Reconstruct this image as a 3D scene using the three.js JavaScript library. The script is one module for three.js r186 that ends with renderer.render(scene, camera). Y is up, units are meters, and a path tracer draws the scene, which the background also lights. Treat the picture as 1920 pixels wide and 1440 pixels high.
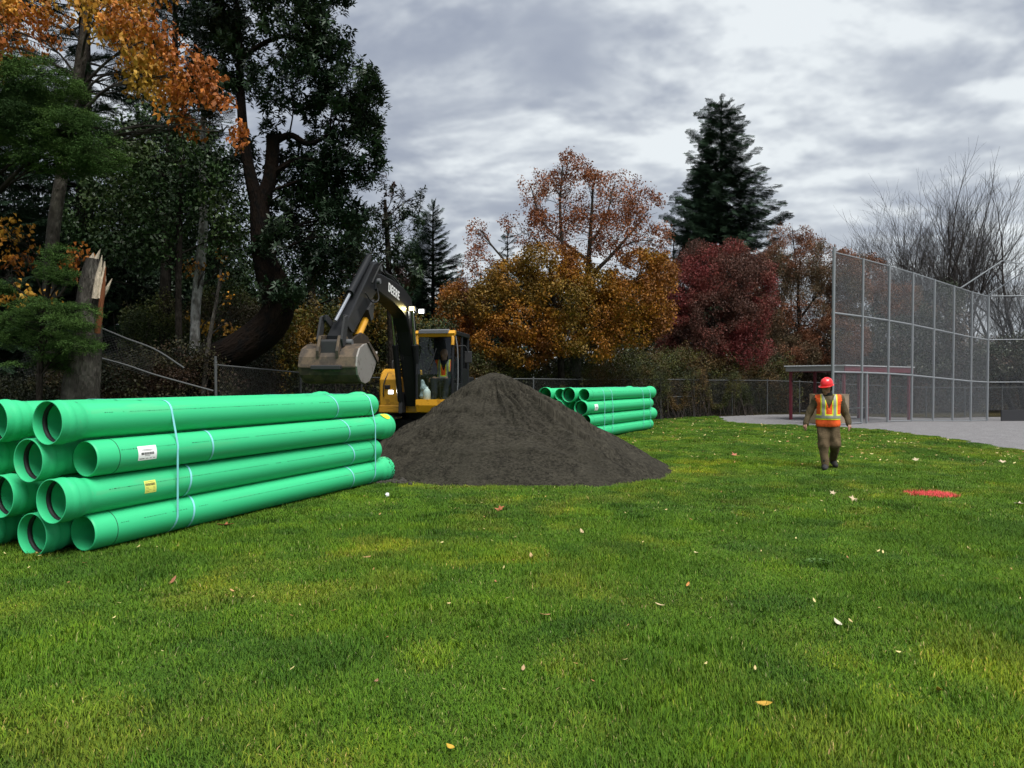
import * as THREE from 'three';
import { RoundedBoxGeometry } from 'three/addons/geometries/RoundedBoxGeometry.js';
import { TextGeometry } from 'three/addons/geometries/TextGeometry.js';
import { FontLoader } from 'three/addons/loaders/FontLoader.js';

// ---------- camera, sky, sun, exposure ----------
const scene = new THREE.Scene();
const EYE = 1.8, F = 1331, HORIZON = 714;                       // photograph: 1920 x 1440
const camera = new THREE.PerspectiveCamera(2 * Math.atan(720 / F) * 180 / Math.PI, 4 / 3, 0.1, 900);
camera.position.set(0, EYE, 0);
camera.lookAt(0, EYE - (720 - HORIZON) / F, -1);
const renderer = new THREE.WebGLRenderer({ antialias: true });
renderer.toneMapping = THREE.LinearToneMapping;
renderer.toneMappingExposure = 3.6;
renderer.shadowMap.enabled = true;

const sun = new THREE.DirectionalLight(new THREE.Color(1, 0.975, 0.94), 1.5);
sun.position.set(22, 70, 12);
sun.target.position.set(0, 0, -18);
sun.shadow.radius = 75;                                         // thick cloud: a very wide, soft source
sun.castShadow = true;
sun.shadow.mapSize.set(4096, 4096);
Object.assign(sun.shadow.camera, { left: -45, right: 45, top: 45, bottom: -45, near: 1, far: 160 });
scene.add(sun, sun.target);

// seeded random numbers and value noise
function rng(seed) { let s = seed | 0; return () => { s = (s + 0x6d2b79f5) | 0; let t = Math.imul(s ^ (s >>> 15), 1 | s); t = (t + Math.imul(t ^ (t >>> 7), 61 | t)) ^ t; return ((t ^ (t >>> 14)) >>> 0) / 4294967296; }; }
const lat = new Float32Array(65536); { const r = rng(77); for (let i = 0; i < 65536; i++) lat[i] = r(); }
const sm = (t) => t * t * (3 - 2 * t);
function n2(x, y) {
  const ix = Math.floor(x), iy = Math.floor(y), fx = sm(x - ix), fy = sm(y - iy), a = ix & 255, b = (ix + 1) & 255, c = (iy & 255) << 8, d = ((iy + 1) & 255) << 8;
  const p = lat[a | c], q = lat[b | c], r = lat[a | d], s = lat[b | d];
  return p + (q - p) * fx + (r - p) * fy + (p - q - r + s) * fx * fy;
}
function fbm(x, y, o = 4, g = 0.5) { let v = 0, a = 1, t = 0; for (let i = 0; i < o; i++) { v += a * n2(x, y); t += a; a *= g; x = x * 2.03 + 17.3; y = y * 2.03 + 9.1; } return v / t; }
function n3(x, y, z) { const k = Math.floor(z), f = sm(z - k); return n2(x + k * 37.7, y + k * 17.9) * (1 - f) + n2(x + (k + 1) * 37.7, y + (k + 1) * 17.9) * f; }
const clamp = (x, a = 0, b = 1) => Math.min(b, Math.max(a, x)), lerp = (a, b, t) => a + (b - a) * t, ss = (a, b, x) => sm(clamp((x - a) / (b - a)));

// overcast sky: layered grey cloud, paler and thinner towards the horizon
{
  const W = 3072, H = 1536, data = new Float32Array(W * H * 4);
  for (let row = 0; row < H; row++) {
    const up = ((row + 0.5) / H - 0.5) * Math.PI, y = Math.sin(up), cu = Math.cos(up);
    for (let col = 0; col < W; col++) {
      const o = (row * W + col) * 4; let c;
      if (y <= -0.02) c = [0.30, 0.32, 0.33];
      else {
        const az = ((col + 0.5) / W - 0.5) * 2 * Math.PI, x = Math.cos(az) * cu, z = Math.sin(az) * cu, k = 1 / (Math.max(y, 0) + 0.2);
        const px = x * k, pz = z * k;
        const wx = fbm(px * 0.9 + 5, pz * 0.9 + 40, 3) - 0.5, wz = fbm(px * 0.9 + 60, pz * 0.9 + 11, 3) - 0.5;
        const big = fbm(px * 0.95 + wx * 1.3 + 3.7, pz * 0.95 + wz * 1.3 + 21.4, 5);
        const mid = fbm(px * 3.1 + wx * 2.6 + 31, pz * 3.9 + wz * 2.6 + 8, 5, 0.55);
        const fine = fbm(px * 8.2 + pz * 2.5 + wx * 4 + 13, pz * 11.5 - px * 3.0 + wz * 4 + 2, 5, 0.6);
        let t = 0.47 + (big - 0.5) * 1.65 + (mid - 0.5) * 1.35 + (fine - 0.5) * 1.35 * ss(0.25, 0.6, mid + 0.1);
        t = clamp(t, 0.0, 1.15);
        t = t * t * (1.55 - 0.5 * t);
        const dark = [0.315, 0.36, 0.46], pale = [0.715, 0.765, 0.815];
        const hz = Math.exp(-Math.max(y, 0) * 5.5);
        const air = [0.68, 0.735, 0.765];
        c = [0, 1, 2].map((i) => lerp(lerp(dark[i], pale[i], t), air[i] * (0.86 + 0.22 * t), hz * 0.8));
      }
      data[o] = c[0] / 3.6; data[o + 1] = c[1] / 3.6; data[o + 2] = c[2] / 3.6; data[o + 3] = 1;
    }
  }
  const sky = new THREE.DataTexture(data, W, H, THREE.RGBAFormat, THREE.FloatType);
  sky.mapping = THREE.EquirectangularReflectionMapping; sky.magFilter = THREE.LinearFilter; sky.minFilter = THREE.LinearFilter; sky.needsUpdate = true;
  scene.background = sky; scene.environment = sky;
}

// ---------- helpers ----------
const V = (x, y, z) => new THREE.Vector3(x, y, z);
const at = (px, py, d) => V((px - 960) / F * d, EYE + (HORIZON - py) / F * d, -d);   // survey of the photograph: pixel and distance to a place in metres
const names = new Map();
function numbered(name) { const k = names.get(name) ?? 0; names.set(name, k + 1); return k ? name + '_' + String(k).padStart(3, '0') : name; }
function tag(o, label, category, group, kind) { if (label) o.userData.label = label; if (category) o.userData.category = category; if (group) o.userData.group = group; if (kind) o.userData.kind = kind; return o; }
function thing(name, label, category, pos, turn = 0, group) { const o = new THREE.Group(); o.name = numbered(name); o.position.copy(pos ?? V(0, 0, 0)); o.rotation.y = turn; scene.add(o); return tag(o, label, category, group); }
function add(parent, name, geometry, material) {
  const o = new THREE.Mesh(geometry, material); o.name = parent === scene ? numbered(name) : name; o.castShadow = o.receiveShadow = true; parent.add(o); return o;
}
const std = (rgb, roughness = 0.8, more = {}) => new THREE.MeshPhysicalMaterial({ color: new THREE.Color().setRGB(...rgb), roughness, specularIntensity: roughness > 0.85 ? 0.2 : 1, ...more });   // bark, cloth, soil and sand hardly shine
const phys = (rgb, roughness = 0.8, more = {}) => new THREE.MeshPhysicalMaterial({ color: new THREE.Color().setRGB(...rgb), roughness, ...more });
const enc = (v) => Math.round(255 * clamp(v <= 0.0031308 ? v * 12.92 : 1.055 * Math.pow(v, 1 / 2.4) - 0.055));
function texture(size, fn, srgb = true) {                        // fn(u, v) -> linear colour or height
  const d = new Uint8Array(size * size * 4);
  for (let j = 0; j < size; j++) for (let i = 0; i < size; i++) {
    const c = fn(i / size, j / size), o = (j * size + i) * 4, a = typeof c === 'number' ? [c, c, c] : c;
    for (let k = 0; k < 3; k++) d[o + k] = srgb ? enc(a[k]) : Math.round(255 * clamp(a[k]));
    d[o + 3] = 255;
  }
  const t = new THREE.DataTexture(d, size, size); t.wrapS = t.wrapT = THREE.RepeatWrapping; t.magFilter = THREE.LinearFilter; t.minFilter = THREE.LinearMipmapLinearFilter; t.generateMipmaps = true;
  if (srgb) t.colorSpace = THREE.SRGBColorSpace; t.needsUpdate = true; return t;
}
// seamless noise over the unit square
const loop = (u, v, f, o = 4, s = 0) => { const a = fbm(u * f + s, v * f + s, o), b = fbm((u - 1) * f + s, v * f + s, o), c = fbm(u * f + s, (v - 1) * f + s, o), d = fbm((u - 1) * f + s, (v - 1) * f + s, o); const x = ss(0.7, 1, u), y = ss(0.7, 1, v); return lerp(lerp(a, b, x), lerp(c, d, x), y); };

class GB {                                                       // collects shapes into one geometry
  constructor() { this.p = []; this.n = []; this.u = []; this.c = []; this.i = []; }
  get size() { return this.p.length / 3; }
  vert(p, n, u = 0, v = 0, c) { this.p.push(p.x, p.y, p.z); this.n.push(n.x, n.y, n.z); this.u.push(u, v); if (c) this.c.push(...c); return this.size - 1; }
  geom(g, m) {
    const h = m ? g.clone().applyMatrix4(m) : g, b = this.size, P = h.attributes.position, N = h.attributes.normal, U = h.attributes.uv;
    for (let k = 0; k < P.count; k++) { this.p.push(P.getX(k), P.getY(k), P.getZ(k)); this.n.push(N.getX(k), N.getY(k), N.getZ(k)); this.u.push(U ? U.getX(k) : 0, U ? U.getY(k) : 0); }
    if (h.index) for (let k = 0; k < h.index.count; k++) this.i.push(b + h.index.getX(k)); else for (let k = 0; k < P.count; k++) this.i.push(b + k);
    return this;
  }
  box(x0, x1, y0, y1, z0, z1, r = 0.01) {
    const w = x1 - x0, h = y1 - y0, d = z1 - z0, q = Math.min(r, w / 2.2, h / 2.2, d / 2.2);
    const g = q > 0 ? new RoundedBoxGeometry(w, h, d, 1, q) : new THREE.BoxGeometry(w, h, d);
    return this.geom(g, new THREE.Matrix4().makeTranslation((x0 + x1) / 2, (y0 + y1) / 2, (z0 + z1) / 2));
  }
  tube(pts, radii, sides = 8, wob = 0, cap = true) {             // tapered tube along points; uv in metres
    const R = (k) => Array.isArray(radii) ? radii[k] : radii, b = this.size; let nrm = null, len = 0;
    for (let k = 0; k < pts.length; k++) {
      const t = (k < pts.length - 1 ? pts[k + 1].clone().sub(pts[k]) : pts[k].clone().sub(pts[k - 1])); if (k > 0 && k < pts.length - 1) t.add(pts[k].clone().sub(pts[k - 1])); t.normalize();
      if (!nrm) { nrm = Math.abs(t.y) < 0.9 ? V(0, 1, 0) : V(1, 0, 0); }
      nrm.addScaledVector(t, -nrm.dot(t)).normalize(); const bi = t.clone().cross(nrm);
      if (k) len += pts[k].distanceTo(pts[k - 1]);
      for (let s = 0; s <= sides; s++) {
        const a = s / sides * 2 * Math.PI, dir = nrm.clone().multiplyScalar(Math.cos(a)).addScaledVector(bi, Math.sin(a));
        const w = wob ? 1 + wob * (n3(Math.cos(a) * 1.3 + 7 + pts[0].x, Math.sin(a) * 1.3 + 3, len * 1.1) - 0.5) * 2 : 1;
        this.vert(pts[k].clone().addScaledVector(dir, R(k) * w), dir, s / sides * Math.max(1, Math.round(2 * Math.PI * R(0) * 2)) / 2, len);
      }
    }
    const m = sides + 1;
    for (let k = 0; k < pts.length - 1; k++) for (let s = 0; s < sides; s++) { const a = b + k * m + s; this.i.push(a, a + 1, a + m, a + 1, a + m + 1, a + m); }
    if (cap) for (const k of [0, pts.length - 1]) {
      const d = pts[k].clone().sub(pts[k ? k - 1 : 1]).normalize(), c = this.vert(pts[k], d), f = this.size;
      for (let s = 0; s <= sides; s++) { const q = (b + k * m + s) * 3; this.vert(V(this.p[q], this.p[q + 1], this.p[q + 2]), d); }
      for (let s = 0; s < sides; s++) k ? this.i.push(c, f + s, f + s + 1) : this.i.push(c, f + s + 1, f + s);
    }
    return this;
  }
  rod(a, b, r0, r1 = r0, sides = 8) { return this.tube([a, b], [r0, r1], sides); }
  extrude(outline, x0, x1, bevel = 0.01) {                        // outline in (z, y), thickness along x
    const s = new THREE.Shape(outline.map(([z, y]) => new THREE.Vector2(z, y)));
    const g = new THREE.ExtrudeGeometry(s, { depth: x1 - x0 - 2 * bevel, bevelEnabled: bevel > 0, bevelThickness: bevel, bevelSize: bevel, bevelSegments: 1, curveSegments: 6 });
    const m = new THREE.Matrix4().set(0, 0, -1, x1 - bevel, 0, 1, 0, 0, 1, 0, 0, 0, 0, 0, 0, 1);
    return this.geom(g, m);
  }
  build() {
    const p = this.p, n = this.n, ix = this.i;                    // turn every face the way its normals point
    for (let k = 0; k < ix.length; k += 3) {
      const a = ix[k] * 3, b = ix[k + 1] * 3, c = ix[k + 2] * 3, ux = p[b] - p[a], uy = p[b + 1] - p[a + 1], uz = p[b + 2] - p[a + 2], vx = p[c] - p[a], vy = p[c + 1] - p[a + 1], vz = p[c + 2] - p[a + 2];
      if ((uy * vz - uz * vy) * (n[a] + n[b] + n[c]) + (uz * vx - ux * vz) * (n[a + 1] + n[b + 1] + n[c + 1]) + (ux * vy - uy * vx) * (n[a + 2] + n[b + 2] + n[c + 2]) < 0) { const t = ix[k + 1]; ix[k + 1] = ix[k + 2]; ix[k + 2] = t; }
    }
    const g = new THREE.BufferGeometry();
    g.setAttribute('position', new THREE.Float32BufferAttribute(this.p, 3)); g.setAttribute('normal', new THREE.Float32BufferAttribute(this.n, 3)); g.setAttribute('uv', new THREE.Float32BufferAttribute(this.u, 2));
    if (this.c.length) g.setAttribute('color', new THREE.Float32BufferAttribute(this.c, 3));
    g.setIndex(this.i); return g;
  }
}
const curve = (pts, n) => new THREE.CatmullRomCurve3(pts, false, 'centripetal').getPoints(n);
function radiiAlong(r, n) { return Array.from({ length: n + 1 }, (_, k) => { const t = k / n * (r.length - 1), i = Math.min(r.length - 2, Math.floor(t)); return lerp(r[i], r[i + 1], t - i); }); }

// signed distance bodies, meshed with surface nets
function nets(sdf, lo, hi, cell) {
  const n = [0, 1, 2].map((k) => Math.ceil((hi[k] - lo[k]) / cell) + 1), [nx, ny, nz] = n, f = new Float32Array(nx * ny * nz);
  for (let z = 0, o = 0; z < nz; z++) for (let y = 0; y < ny; y++) for (let x = 0; x < nx; x++, o++) f[o] = sdf(lo[0] + x * cell, lo[1] + y * cell, lo[2] + z * cell);
  const idx = new Int32Array(nx * ny * nz).fill(-1), pos = [], tri = [], id = (x, y, z) => x + nx * (y + ny * z);
  for (let z = 0; z < nz - 1; z++) for (let y = 0; y < ny - 1; y++) for (let x = 0; x < nx - 1; x++) {
    let c = 0, sx = 0, sy = 0, sz = 0, neg = 0; const v = [];
    for (let k = 0; k < 8; k++) { const w = f[id(x + (k & 1), y + ((k >> 1) & 1), z + (k >> 2))]; v.push(w); if (w < 0) neg++; }
    if (!neg || neg === 8) continue;
    for (let a = 0; a < 8; a++) for (const bit of [1, 2, 4]) { const b = a | bit; if (b === a || (v[a] < 0) === (v[b] < 0)) continue; const t = v[a] / (v[a] - v[b]); c++; sx += (a & 1) + (bit === 1 ? t : 0); sy += ((a >> 1) & 1) + (bit === 2 ? t : 0); sz += (a >> 2) + (bit === 4 ? t : 0); }
    idx[id(x, y, z)] = pos.length / 3; pos.push(lo[0] + (x + sx / c) * cell, lo[1] + (y + sy / c) * cell, lo[2] + (z + sz / c) * cell);
  }
  const quad = (a, b, c, d, flip) => { if (a < 0 || b < 0 || c < 0 || d < 0) return; flip ? tri.push(a, c, b, a, d, c) : tri.push(a, b, c, a, c, d); };
  for (let z = 1; z < nz - 1; z++) for (let y = 1; y < ny - 1; y++) for (let x = 1; x < nx - 1; x++) {
    const s = f[id(x, y, z)] < 0;
    if (s !== f[id(x + 1, y, z)] < 0) quad(idx[id(x, y - 1, z - 1)], idx[id(x, y, z - 1)], idx[id(x, y, z)], idx[id(x, y - 1, z)], !s);
    if (s !== f[id(x, y + 1, z)] < 0) quad(idx[id(x - 1, y, z - 1)], idx[id(x - 1, y, z)], idx[id(x, y, z)], idx[id(x, y, z - 1)], !s);
    if (s !== f[id(x, y, z + 1)] < 0) quad(idx[id(x - 1, y - 1, z)], idx[id(x, y - 1, z)], idx[id(x, y, z)], idx[id(x - 1, y, z)], !s);
  }
  const g = new THREE.BufferGeometry(); g.setAttribute('position', new THREE.Float32BufferAttribute(pos, 3)); g.setIndex(tri); g.computeVertexNormals();
  g.setAttribute('uv', new THREE.Float32BufferAttribute(pos.flatMap((_, k) => k % 3 === 0 ? [pos[k] + pos[k + 2], pos[k + 1]] : []), 2));
  return g;
}
function bone(x, y, z, a, b, ra, rb) {
  const dx = b[0] - a[0], dy = b[1] - a[1], dz = b[2] - a[2], px = x - a[0], py = y - a[1], pz = z - a[2];
  const t = clamp((px * dx + py * dy + pz * dz) / (dx * dx + dy * dy + dz * dz + 1e-9)), qx = px - t * dx, qy = py - t * dy, qz = pz - t * dz;
  return Math.sqrt(qx * qx + qy * qy + qz * qz) - (ra + (rb - ra) * t);
}
const smin = (a, b, k) => { const h = Math.max(k - Math.abs(a - b), 0) / k; return Math.min(a, b) - h * h * k * 0.25; };

// ---------- ground ----------
const fenceLine = [[-60, -8], [-20, -12], [-7.09, -17], [-5, -23.6], [0.8, -26.6], [8.86, -34.7], [16, -39.5], [60, -53]];
const poly = (pts, x) => { if (x <= pts[0][0]) return pts[0][1]; for (let k = 1; k < pts.length; k++) if (x <= pts[k][0]) return lerp(pts[k - 1][1], pts[k][1], (x - pts[k - 1][0]) / (pts[k][0] - pts[k - 1][0])); return pts[pts.length - 1][1]; };
const fenceZ = (x) => poly(fenceLine, x);
function gh(x, z) {
  const d = -z;
  return 0.5 * ss(-4, -9, x) * ss(13.5, 17.5, d) + 0.12 * ss(2, -3, x) * ss(24, 30, d) - 0.42 * ss(12, 26, x) * ss(26, 40, d) + 0.03 * (fbm(x * 0.35 + 40, z * 0.35 + 40, 2) - 0.5) * ss(3, 6, d);
}
const gravelEdge = [[5, 12.4], [14, 12.6], [18, 12.95], [20.5, 13.25], [23, 13.4], [25, 13.25], [26.6, 12.8], [27.6, 12.0], [28.7, 10.5], [29.6, 9.5], [31, 9.3], [33, 9.6], [36.2, 10.4], [40, 16], [50, 50]];
const gravelX = (d) => poly(gravelEdge, d) + (fbm(d * 1.7 + 3, 5, 3) - 0.5) * 0.35;
function sheet(xs, zs, f, uvScale = 1) {                          // grid of points f(x, z) -> Vector3
  const g = new THREE.BufferGeometry(), p = [], u = [], ix = [], m = xs.length;
  for (const z of zs) for (const x of xs) { const q = f(x, z); p.push(q.x, q.y, q.z); u.push(q.x * uvScale, -q.z * uvScale); }
  for (let j = 0; j < zs.length - 1; j++) for (let i = 0; i < m - 1; i++) { const a = j * m + i; ix.push(a, a + 1, a + m, a + 1, a + m + 1, a + m); }
  g.setAttribute('position', new THREE.Float32BufferAttribute(p, 3)); g.setAttribute('uv', new THREE.Float32BufferAttribute(u, 2)); g.setIndex(ix); g.computeVertexNormals(); return g;
}
const range = (a, b, n) => Array.from({ length: n + 1 }, (_, k) => a + (b - a) * k / n);
{
  const soilMap = texture(512, (u, v) => { const a = loop(u, v, 6, 4), b = loop(u, v, 60, 2, 9), c = loop(u, v, 22, 3, 31); const k = 0.55 + 0.9 * b; return [(0.05 + 0.02 * c) * k, (0.075 + 0.02 * a) * k, 0.016 * k]; });
  soilMap.repeat.set(0.5, 0.5);
  const soilBump = texture(512, (u, v) => loop(u, v, 70, 3, 4), false); soilBump.repeat.set(0.9, 0.9);
  const xs = [-400, -250, -150, -100, -75, ...range(-60, 60, 120), 75, 100, 150, 250, 400], zs = [60, 30, 15, ...range(8, -62, 100), -75, -100, -150, -250, -400];
  const ground = add(scene, 'lawn', sheet(xs, zs, (x, z) => V(x, gh(x, z), z)), std([1, 1, 1], 0.95, { map: soilMap, bumpMap: soilBump, bumpScale: 0.02 }));
  tag(ground, 'green mown lawn across the whole foreground', null, null, 'structure');

  const litter = texture(512, (u, v) => { const a = loop(u, v, 40, 3, 3), b = loop(u, v, 9, 3, 8), c = loop(u, v, 90, 2, 15); const k = 0.5 + c; return [(0.035 + 0.07 * ss(0.5, 0.7, a)) * k, (0.028 + 0.035 * ss(0.5, 0.7, a) + 0.012 * b) * k, 0.016 * k]; });
  litter.repeat.set(0.6, 0.6);
  const fx = [-90, -75, ...range(-60, 60, 160), 75, 90], ft = [0, 0.4, 1, 2, 3.5, 5.5, 8, 11, 15, 20, 27, 36, 50, 70];
  const floor = add(scene, 'forest_floor', sheet(fx, ft, (x, t) => { const z = fenceZ(x) + 0.25 - t + 0.5 * (fbm(x * 0.9, 3, 3) - 0.5); return V(x, gh(x, z) + 0.03, z); }), std([1, 1, 1], 1, { map: litter, bumpMap: soilBump, bumpScale: 0.05 }));
  tag(floor, 'brown leaf litter under the trees behind the fence', null, null, 'structure');

  const stoneMap = texture(1024, (u, v) => { const a = loop(u, v, 190, 2, 3), b = loop(u, v, 12, 4, 8), c = loop(u, v, 80, 2, 21); const k = 0.4 + 0.5 * a + 0.55 * c + 0.3 * (b - 0.5); return [0.205 * k, 0.2 * k, 0.202 * k]; });
  stoneMap.repeat.set(0.4, 0.4);
  const stoneBump = texture(512, (u, v) => loop(u, v, 100, 2, 6), false); stoneBump.repeat.set(0.8, 0.8);
  const gd = [...range(5, 26, 84), ...range(26.1, 31, 60), ...range(31.2, 48, 50)];
  const gravel = add(scene, 'gravel_infield', sheet([0, 0.02, 0.05, 0.1, 0.16, 0.24, 0.34, 0.46, 0.6, 0.78, 1], gd, (t, d) => { const x0 = gravelX(d), x = lerp(x0, Math.max(60, x0 + 5), t); return V(x, gh(x, -d) + 0.016, -d); }), std([1, 1, 1], 0.95, { map: stoneMap, bumpMap: stoneBump, bumpScale: 0.02 }));
  tag(gravel, 'pale grey gravel infield beside the backstop', null, null, 'structure');
}

// ---------- sand pile ----------
const PILE = V(-0.42, 0, -15.25);
const pileR = (a) => {                                           // a: 0 = to the right, pi/2 = away, -pi/2 = towards the camera
  const c = Math.cos(a), s = Math.sin(a);
  return 3.3 + 0.42 * Math.max(0, c) - 0.75 * Math.max(0, s) * ss(0.3, -0.7, c) - 0.2 * Math.max(0, -c) + 0.38 * Math.exp(-(((a + 0.8) / 0.42) ** 2)) + 0.22 * (fbm(Math.cos(a) * 2.2 + 8, Math.sin(a) * 2.2 + 8, 3) - 0.5) + 0.10 * (fbm(Math.cos(a) * 9 + 8, Math.sin(a) * 9 + 8, 3) - 0.5);
};
function pileH(x, z) {
  const dx = x - PILE.x, dz = PILE.z - z, r = Math.hypot(dx, dz), a = Math.atan2(dz, dx), R = pileR(a), t = r / R;
  if (t >= 1) return -0.02;
  let h = 2.06 * (1 - t);
  h = 2.06 - Math.sqrt((2.06 - h) ** 2 + 0.16 ** 2) + 0.08 * (1 - t);          // blunt top
  h += 0.10 * Math.sin(Math.PI * Math.min(1, t)) * (fbm(a * 1.9 + 20, t * 1.2, 3) - 0.35);
  const rill = fbm(a * 9 + 3 + 0.6 * fbm(t * 5, a * 3, 2), t * 2.2 + 4, 4);
  h -= 0.24 * ss(0.06, 0.3, t) * (1 - ss(0.65, 1, t)) * Math.pow(Math.abs(rill - 0.5) * 2, 0.8) * ss(0.35, 0.6, fbm(a * 2 + 50, t * 2, 2));
  const slump = t + 0.10 * (fbm(a * 5 + 12, 2, 3) - 0.5);
  for (const [p, amp, from, to] of [[0.16, 0.10, -1.5, -0.5], [0.24, 0.07, -2.6, -1.6], [0.43, 0.06, -2.9, -1.2], [0.5, 0.07, -1.2, 0.4], [0.62, 0.05, -2.2, -1.2], [0.76, 0.045, -2.4, -0.4]]) { const m = ss(from - 0.4, from, a) * (1 - ss(to, to + 0.4, a)); h -= amp * m * ss(p - 0.012, p + 0.012, slump) * (1 - ss(p + 0.02, p + 0.16, slump)); }
  h += 0.06 * (fbm(x * 3.1, z * 3.1, 3) - 0.5) + 0.03 * (fbm(x * 14, z * 14, 3) - 0.5);
  return Math.max(h, 0.0) * ss(1, 0.985, t) + 0.0;
}
{
  const sandMap = texture(1024, (u, v) => { const a = loop(u, v, 230, 2, 3), b = loop(u, v, 9, 4, 8), c = loop(u, v, 60, 2, 21); const k = 0.4 + 0.8 * a + 1.1 * (c - 0.5) + 0.5 * (b - 0.5); return [0.043 * k, 0.039 * k, 0.029 * k]; });
  sandMap.repeat.set(0.45, 0.45);
  const sandBump = texture(1024, (u, v) => 0.6 * loop(u, v, 200, 2, 6) + 0.4 * loop(u, v, 70, 2, 16), false); sandBump.repeat.set(0.5, 0.5);
  const p = [], u = [], ix = [], NA = 420, NR = 130;
  for (let j = 0; j <= NR; j++) for (let i = 0; i <= NA; i++) {
    const a = -Math.PI + (i / NA) * 2 * Math.PI, t = Math.pow(j / NR, 0.8), R = pileR(i === NA ? -Math.PI : a), x = Math.cos(a) * R * t, z = -Math.sin(a) * R * t;
    const aa = i === NA ? -Math.PI + 1e-6 : i === 0 ? -Math.PI + 1e-6 : a;
    const h = j === NR ? -0.03 : pileH(PILE.x + Math.cos(aa) * R * t, PILE.z - Math.sin(aa) * R * t);
    p.push(x, h, z); u.push(x, Math.abs(Math.cos(a)) > 0.7 ? z + h * 0.5 : z - h);
  }
  for (let j = 0; j < NR; j++) for (let i = 0; i < NA; i++) { const a = j * (NA + 1) + i, b = a + NA + 1; ix.push(a, b, a + 1, a + 1, b, b + 1); }
  const g = new THREE.BufferGeometry(); g.setAttribute('position', new THREE.Float32BufferAttribute(p, 3)); g.setAttribute('uv', new THREE.Float32BufferAttribute(u, 2)); g.setIndex(ix); g.computeVertexNormals();
  const o = add(scene, 'sand_pile', g, std([1, 1, 1], 0.95, { map: sandMap, bumpMap: sandBump, bumpScale: 0.03 })); o.position.copy(PILE);
  tag(o, 'large cone of dark grey sand heaped on the lawn between the pipe stacks', 'sand pile');
  // loose clods round the foot
  const r = rng(5), clod = new THREE.IcosahedronGeometry(1, 1), im = new THREE.InstancedMesh(clod, std([0.05, 0.046, 0.04], 1), 520), m = new THREE.Matrix4(), q = new THREE.Quaternion();
  for (let k = 0; k < 520; k++) {
    const near = k < 150, a = near ? 0 : -Math.PI + r() * Math.PI * 1.1, R = pileR(a) * (0.97 + 0.07 * r() * r()), x = near ? -2.15 + (r() + r() - 1) * 0.5 : PILE.x + Math.cos(a) * R, z = near ? -12.35 + (r() + r() - 1) * 0.28 : PILE.z - Math.sin(a) * R, s = near ? 0.012 + 0.045 * r() * r() : 0.006 + 0.016 * r() * r();
    q.setFromEuler(new THREE.Euler(r() * 6, r() * 6, r() * 6)); m.compose(V(x, gh(x, z) + s * 0.5 + (near ? 0.02 : 0.01), z), q, V(s * (0.8 + r() * 0.6), s * 0.8, s)); im.setMatrixAt(k, m);
  }
  im.name = 'sand_crumbs'; tag(im, 'loose dark crumbs of sand around the foot of the pile', 'sand', null, 'stuff'); im.castShadow = im.receiveShadow = true; scene.add(im);
}

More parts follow.
